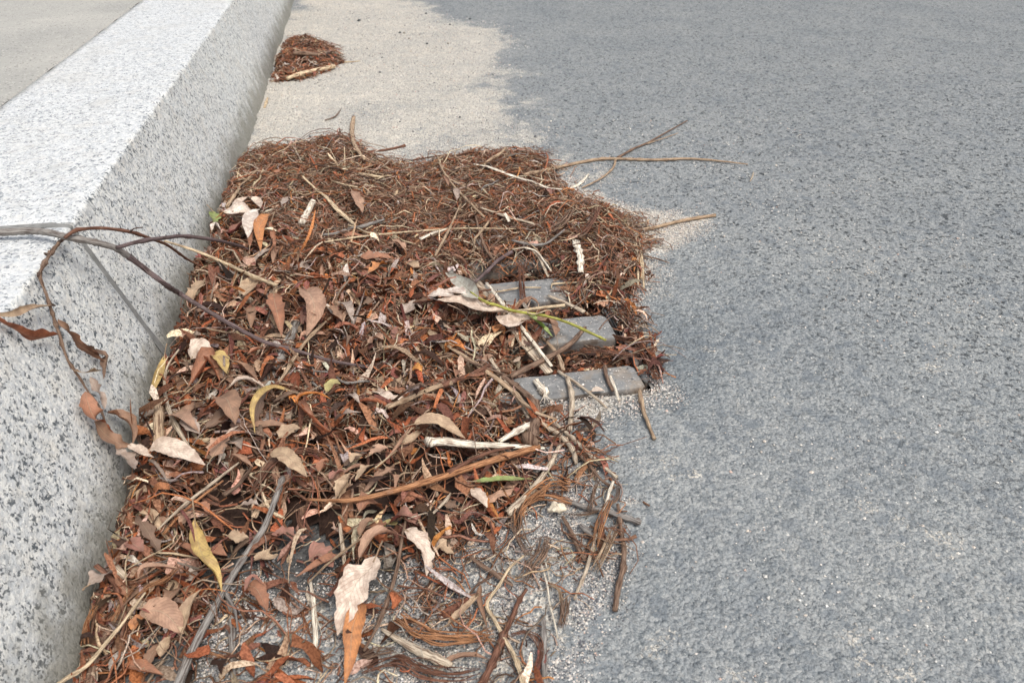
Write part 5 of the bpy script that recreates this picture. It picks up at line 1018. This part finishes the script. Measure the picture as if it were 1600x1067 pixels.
leaf('H', [(40, 110), (110, 170), (180, 210), (270, 180)], 70, 'rust', 'hooked dark pink leaf below the tan split stalk', 1.5, .4, .5, .12, .05, .8, .014, 'the hooked pink leaf')
leaf('H', [(230, 90), (330, 60), (450, 20)], 90, 'grey', 'greenish-grey leaf behind the hooked pink leaf', .7, .1, .3, .15, .08, .8, .012)
leaf('H', [(660, 410), (760, 320), (830, 200), (860, 130)], 44, 'pink', 'tall rolled pinkish leaf strip above the long orange stick', 1.7, .4, .4, .15, .06, .8, .014)
leaf('H', [(360, 440), (400, 400), (470, 380)], 60, 'tan', 'golden-brown curled leaf in the middle heap', 1., .2, .4, .2, .1, .8, .012, 'the golden-brown curled leaf')
leaf('H', [(400, 590), (460, 530), (560, 450)], 70, 'tan', 'light tan leaf with a ragged edge in the middle heap', .8, .2, .3, .3, .2, .8, .012)
leaf('H', [(240, 730), (300, 640), (360, 550)], 80, 'tan', 'ochre leaf standing over the end of the long orange stick', .7, .3, .3, .15, .12, .8, .012)
leaf('H', [(180, 580), (250, 540), (310, 500)], 70, 'maroon', 'purple crumpled leaf beside the ochre leaf', .9, .2, .5, .4, .2, .9, .012)
leaf('H', [(100, 520), (130, 450), (190, 420)], 80, 'rust', 'small rust curled leaf at the edge of the buff folded leaf', 1.1, .3, .4, .1, .08, .8, .014)
leaf('H', [(520, 380), (600, 350), (700, 330)], 90, 'pink', 'pale brown torn leaf crossing the middle heap', .8, .2, .3, .3, .25, .8, .014)
leaf('H', [(830, 880), (900, 960), (940, 980)], 130, 'maroon', 'dull purple leaf below the long orange stick', .8, .3, .3, .2, .15, .9, .008)
leaf('H', [(620, 950), (680, 960), (740, 960)], 90, 'olive', 'faded olive leaf scrap below the long orange stick', .4, .2, .3, .15, .2, .9, .008, 'the faded olive scrap')
leaf(6, [(440, 690), (480, 650), (530, 640)], 80, 'olive', 'small olive-cream leaf with brown spots beyond the arched yellow leaf', .7, .2, .3, .1, .06, .9, .016, 'the small spotted leaf')
leaf(6, [(540, 730), (600, 720), (650, 760)], 60, 'grey', 'dull grey-green leaf next to the small spotted leaf', .7, .2, .3, .2, .1, .8, .012)
leaf(6, [(530, 130), (570, 200), (610, 260)], 70, 'grey', 'dark grey crumpled leaf between pink leaf and straw bundle', .9, .3, .4, .3, .15, .8, .012)
leaf(6, [(450, 160), (490, 190), (540, 250)], 60, 'pink', 'pale ragged leaf beside the large reddish-pink leaf', .9, .2, .5, .3, .2, .8, .014)
leaf(6, [(930, 200), (980, 150), (1040, 170)], 90, 'grey', 'soft grey leaf near the sprig tip', .6, .2, .3, .2, .15, .8, .010, 'the soft grey leaf')
leaf(6, [(700, 390), (740, 360), (800, 360)], 90, 'pink', 'mauve crinkled leaf in the centre of the heap', .6, .2, .3, .35, .2, .9, .010)
leaf(6, [(1490, 320), (1520, 290), (1550, 330)], 70, 'orange', 'small vivid orange leaf beside the sprig', .8, .3, .4, .1, .1, .9, .012, 'the small vivid orange leaf')
leaf(6, [(820, 680), (880, 690), (930, 720)], 80, 'rust', 'smooth russet leaf beside the tan split stalk', .7, .2, .3, .1, .1, .8, .010)
leaf(8, [(680, 340), (710, 335), (745, 335)], 30, 'cream', 'small diamond-shaped cream chip in front of the lowest bar', .2, 0, .1, .05, .05, 1., .003, name='dead_leaf')
leaf('B', [(410, 400), (450, 370), (500, 390)], 50, 'brown', 'small brown leaf tent on the second grate bar', 1., .3, .4, .1, .1, .9, .004)
leaf('J', [(370, 290), (400, 330), (430, 380)], 70, 'pink', 'pale curled tube leaf on the far ridge', 1.9, .2, .1, .05, .04, 1.2, .012, 'the pale tube leaf')
leaf('J', [(440, 410), (490, 430), (500, 500)], 60, 'grey', 'grey folded leaf beneath the pale tube leaf', 1., .3, .3, .2, .12, .9, .012)
leaf('J', [(440, 960), (500, 990), (580, 1030)], 70, 'pink', 'rolled mauve leaf at the kerb side of the purple twig by the slot', 1.7, .3, .2, .08, .05, .9, .010)
leaf('J', [(1210, 450), (1250, 430), (1290, 450)], 50, 'maroon', 'small crimson leaf at the road edge of the upper heap', .7, .2, .3, .1, .1, .9, .008)
leaf('J', [(820, 960), (840, 920), (830, 880)], 60, 'rust', 'rust leaf hanging above the topmost slot', .8, .3, .3, .2, .1, .9, .008)
# the cream husk and the frayed white stub
def crumple(z, x_, y_, r, c, name, label, cat, lift=.006, sq=.6, seed=1, lm=None):
    P = hit(*zp(z, x_, y_), lift); R = wm(r, np.array([P]), z); rg = np.random.default_rng(seed); nu, nv = 14, 18
    th = np.linspace(.02, math.pi - .02, nu)[:, None]; ph = np.linspace(0, 2 * math.pi, nv, endpoint=False)[None, :]
    rr = R * (1 + .22 * np.sin(3 * ph + 2 * th) + .16 * np.cos(5 * ph - 3 * th + 1) + rg.normal(0, .05, (nu, nv)))
    V = np.stack([rr * np.sin(th) * np.cos(ph), rr * np.sin(th) * np.sin(ph) * .75, rr * np.cos(th) * sq + 0 * ph], -1).reshape(-1, 3) + P
    i, j = np.meshgrid(np.arange(nu - 1), np.arange(nv), indexing='ij'); A = (i * nv + j).ravel(); B = (i * nv + (j + 1) % nv).ravel()
    o, _ = obj_from(name, V, np.stack([A, A + nv, B + nv, B], 1), None, None, M_PEB, None, c, P); tag(o, label, cat)
    if lm: LM.append((P, lm))
    return o
crumple(9, 705, 48, 48, (.72, .62, .47), 'seed_husk', 'crumpled cream seed husk lying on dark litter', 'husk', .010, .5, 3, 'the cream seed husk')
o1, b1 = twig(8, [(418, 290), (440, 320), (465, 350)], [26, 34, 44], 'white', 'frayed white stem stub on the lowest grate bar', 'straw_stalk', 'stalk', lift=.006, lm='the frayed white stub')
for q in ((440, 390), (460, 395), (480, 390), (498, 380)): 
    K = path(8, [(462, 348), ((462 + q[0]) / 2, 372), q], .005); v2, q2, t2, u2 = tube(K, wm(1., K, 8) * np.array([8, 3]) / 2, 5, None, 1, .1, nseed()); obj_from('frayed_end', v2, q2, t2, u2, M_WOOD, o1, WOODC['white'], b1)
# ------------------------------------------------------------------ pebbles on the gutter grit
PB = [(515, 40, 14, 0), (720, 100, 10, 0), (740, 102, 9, 1), (855, 155, 9, 0), (960, 155, 9, 1), (765, 130, 7, 1), (630, 225, 8, 0), (880, 440, 9, 0), (975, 445, 7, 2), (720, 545, 7, 0), (785, 595, 9, 0), (1070, 32, 10, 0), (620, 298, 8, 0), (858, 692, 11, 2),
      (1020, 522, 8, 0), (850, 5, 9, 0), (970, 60, 8, 0), (1325, 322, 8, 2), (270, 620, 8, 0), (30, 665, 8, 0)]
for k, (a, b, r, d) in enumerate(PB):
    c = ((.07, .08, .085), (.28, .25, .20), (.75, .70, .62))[d]
    o = crumple('A', a, b, r * .6, c, 'pebble', None, None, .0018, .6, k); P = np.array(o.location); o['pb'] = d

# ------------------------------------------------------------------ many more single leaves, twigs and bark shreds, copied from a few built pieces
def syn_leaf(k, L, W, **kw):
    rg = np.random.default_rng(500 + k); n = 5; t = np.linspace(-.5, .5, n); P = np.stack([t * L, (t ** 2) * L * rg.uniform(-.6, .6), (.25 - t ** 2) * L * rg.uniform(.1, .8)], 1)
    V, Q, uv = blade(P, W, seed=k, nu=16, nv=7, tear=k % 2, **kw); V[:, 2] -= V[:, 2].min() * .7; return mesh_np('dead_leaf', V, Q, None, M_LEAF, uv=uv)
def syn_twig(k, L, w_, flat=1.):
    rg = np.random.default_rng(700 + k); n = 5; t = np.linspace(-.5, .5, n); P = np.stack([t * L, rg.normal(0, L * .03, n) + t ** 2 * L * rg.uniform(-.5, .5), rg.normal(0, L * .012, n) + (.25 - t ** 2) * L * .12], 1)
    V, Q, T, uv = tube(P, np.array([w_, w_, w_ * .6]) / 2, 6, 14, flat, .15, k); return mesh_np('twig', V, Q, T, M_WOOD, uv=uv)
forms = [('curled', dict(curl=2.3, twist=1.0, wave=.25)), ('flat', dict(curl=1.2, twist=.9, wave=.25)), ('twisted', dict(curl=1.0, twist=1.9, wave=.25)), ('crumpled', dict(curl=1.0, twist=.9, wave=.55, jag=.22)), ('folded', dict(curl=2.0, twist=.5, wave=.15, roll=.4)), ('torn', dict(curl=.7, twist=.5, wave=.3, jag=.35))]
LV = [(f, syn_leaf(i * 7 + j, L, L * r, **kw)) for i, (f, kw) in enumerate(forms) for j, (L, r) in enumerate(((.050, .27), (.042, .36), (.066, .20)))]
TV = [('straight', syn_twig(1, .08, .0030)), ('bent', syn_twig(2, .07, .0024)), ('crooked', syn_twig(3, .055, .0034)), ('slim', syn_twig(4, .095, .0018)), ('stubby', syn_twig(5, .034, .0040)), ('bowed', syn_twig(6, .08, .0022))]
SV = [('flat', syn_twig(11, .06, .0045, .3)), ('split', syn_twig(12, .045, .0055, .25)), ('curved', syn_twig(13, .055, .0036, .35)), ('frayed', syn_twig(14, .07, .0040, .3))]
LMP = np.array([l[0] for l in LM]); LMN = [l[1] for l in LM]
lmpx = np.array([proj(p)[:2] for p in LMP]); used = set()
def describe(p, words, kindname):
    d = np.hypot(*(LMP[:, :2] - p[:2]).T); order = np.argsort(d)[:8]
    for k in order:
        dx, dy = p[0] - LMP[k, 0], p[1] - LMP[k, 1]
        if abs(dx) > abs(dy): rel = 'on the road side of' if dx > 0 else 'on the kerb side of'
        else: rel = 'just beyond' if dy > 0 else 'just in front of'
        for wd in words:
            s = f'{wd} {kindname} {rel} {LMN[k]}'
            if s not in used and len(s.split()) <= 16: used.add(s); return s
    return None
def scatter(name, cat, variants, n, wf, cols, pal, sc, tilt, lift, group):
    px, py = sample(int(n * 1.6), HEAP, wf); c = 0
    for a, b in zip(px, py):
        if c >= n: break
        f, me = variants[random.randrange(len(variants))]; s = random.uniform(*sc); cn = random.choice(cols)
        z0 = float(heap_h(np.array([a]), np.array([b]))[0]); e = .012
        gx = float(heap_h(np.array([a + e]), np.array([b]))[0] - heap_h(np.array([a - e]), np.array([b]))[0]) / (2 * e)
        gy = float(heap_h(np.array([a]), np.array([b + e]))[0] - heap_h(np.array([a]), np.array([b - e]))[0]) / (2 * e)
        nrm = Vector((-gx * .7 + random.gauss(0, tilt), -gy * .7 + random.gauss(0, tilt), 1)).normalized()
        if a < KX0 + .02 and name != 'bark_strip': a = KX0 + .02 + random.uniform(0, .01)
        p = np.array([a, b, z0 + random.uniform(*lift)]); q = proj(p)
        if not (-20 < q[0] < 1620 and -20 < q[1] < 1090): continue
        size = 'small' if s < sc[0] + (sc[1] - sc[0]) * .33 else 'large' if s > sc[0] + (sc[1] - sc[0]) * .7 else 'mid-sized'
        lab = describe(p, (f'{size} {f} {cn}', f'{f} {cn}'), {'dead_leaf': 'leaf', 'twig': 'twig', 'bark_strip': 'bark shred', 'straw_stalk': 'straw'}[name])
        if not lab: continue
        o = link(name, me); o.location = p; o.rotation_mode = 'QUATERNION'
        o.rotation_quaternion = nrm.to_track_quat('Z', 'Y') @ Matrix.Rotation(random.uniform(0, 6.283), 3, 'Z').to_quaternion()
        o.scale = (s, s * random.uniform(.8, 1.15), s); k = random.uniform(.75, 1.25); o.color = (*[v * k for v in pal[cn]], 1)
        tag(o, lab, cat, group); c += 1
CW = {'rust': LEAFC['rust'], 'brown': LEAFC['brown'], 'pinkish': LEAFC['pink'], 'tan': LEAFC['tan'], 'grey': LEAFC['grey'], 'maroon': LEAFC['maroon'], 'cream': LEAFC['cream'], 'dark brown': (.13, .065, .045)}
CT = {'brown': WOODC['brown'], 'reddish': WOODC['red'], 'tan': WOODC['tan'], 'straw-coloured': WOODC['straw'], 'grey': WOODC['grey'], 'orange-brown': WOODC['orange']}
inheap = lambda a, b: (pdist(HEAP, a, b) > .008) * (pdist(OPEN, a, b) < -.005) * (a > KX0 + .004)
scatter('dead_leaf', 'leaf', LV, 165, lambda a, b: inheap(a, b) * leafy(a, b) ** 1.2, ['rust'] * 4 + ['brown'] * 4 + ['pinkish'] * 2 + ['maroon'] * 2 + ['tan'] * 2 + ['grey', 'dark brown', 'dark brown', 'cream'], CW, (.45, .95), .45, (.000, .007), 'dead leaves in the heap')
scatter('twig', 'twig', TV, 130, lambda a, b: inheap(a, b) * (.5 + .5 * (1 - leafy(a, b))), ['brown', 'brown', 'reddish', 'reddish', 'tan', 'grey', 'straw-coloured'], CT, (.45, 1.05), .12, (.002, .008), 'loose twigs in the heap')
scatter('bark_strip', 'bark strip', SV, 130, lambda a, b: inheap(a, b) * .9, ['reddish', 'reddish', 'brown', 'orange-brown', 'tan', 'brown'], CT, (.45, 1.05), .22, (.001, .007), 'bark shreds in the heap')
scatter('straw_stalk', 'stalk', TV, 40, lambda a, b: inheap(a, b) * (1.1 - leafy(a, b)), ['straw-coloured'], CT, (.35, .8), .12, (.004, .009), 'loose straws in the heap')
for o in [q for q in COL.objects if q.name.startswith('pebble')]:
    d = o['pb']; del o['pb']
    s = describe(np.array(o.location), (('black', 'tiny black'), ('greyish-tan', 'small tan'), ('pale', 'small pale'))[d], 'pebble on the gutter grit') or 'small pebble on the gutter grit'
    tag(o, s, 'pebble', 'pebbles on the gutter grit')
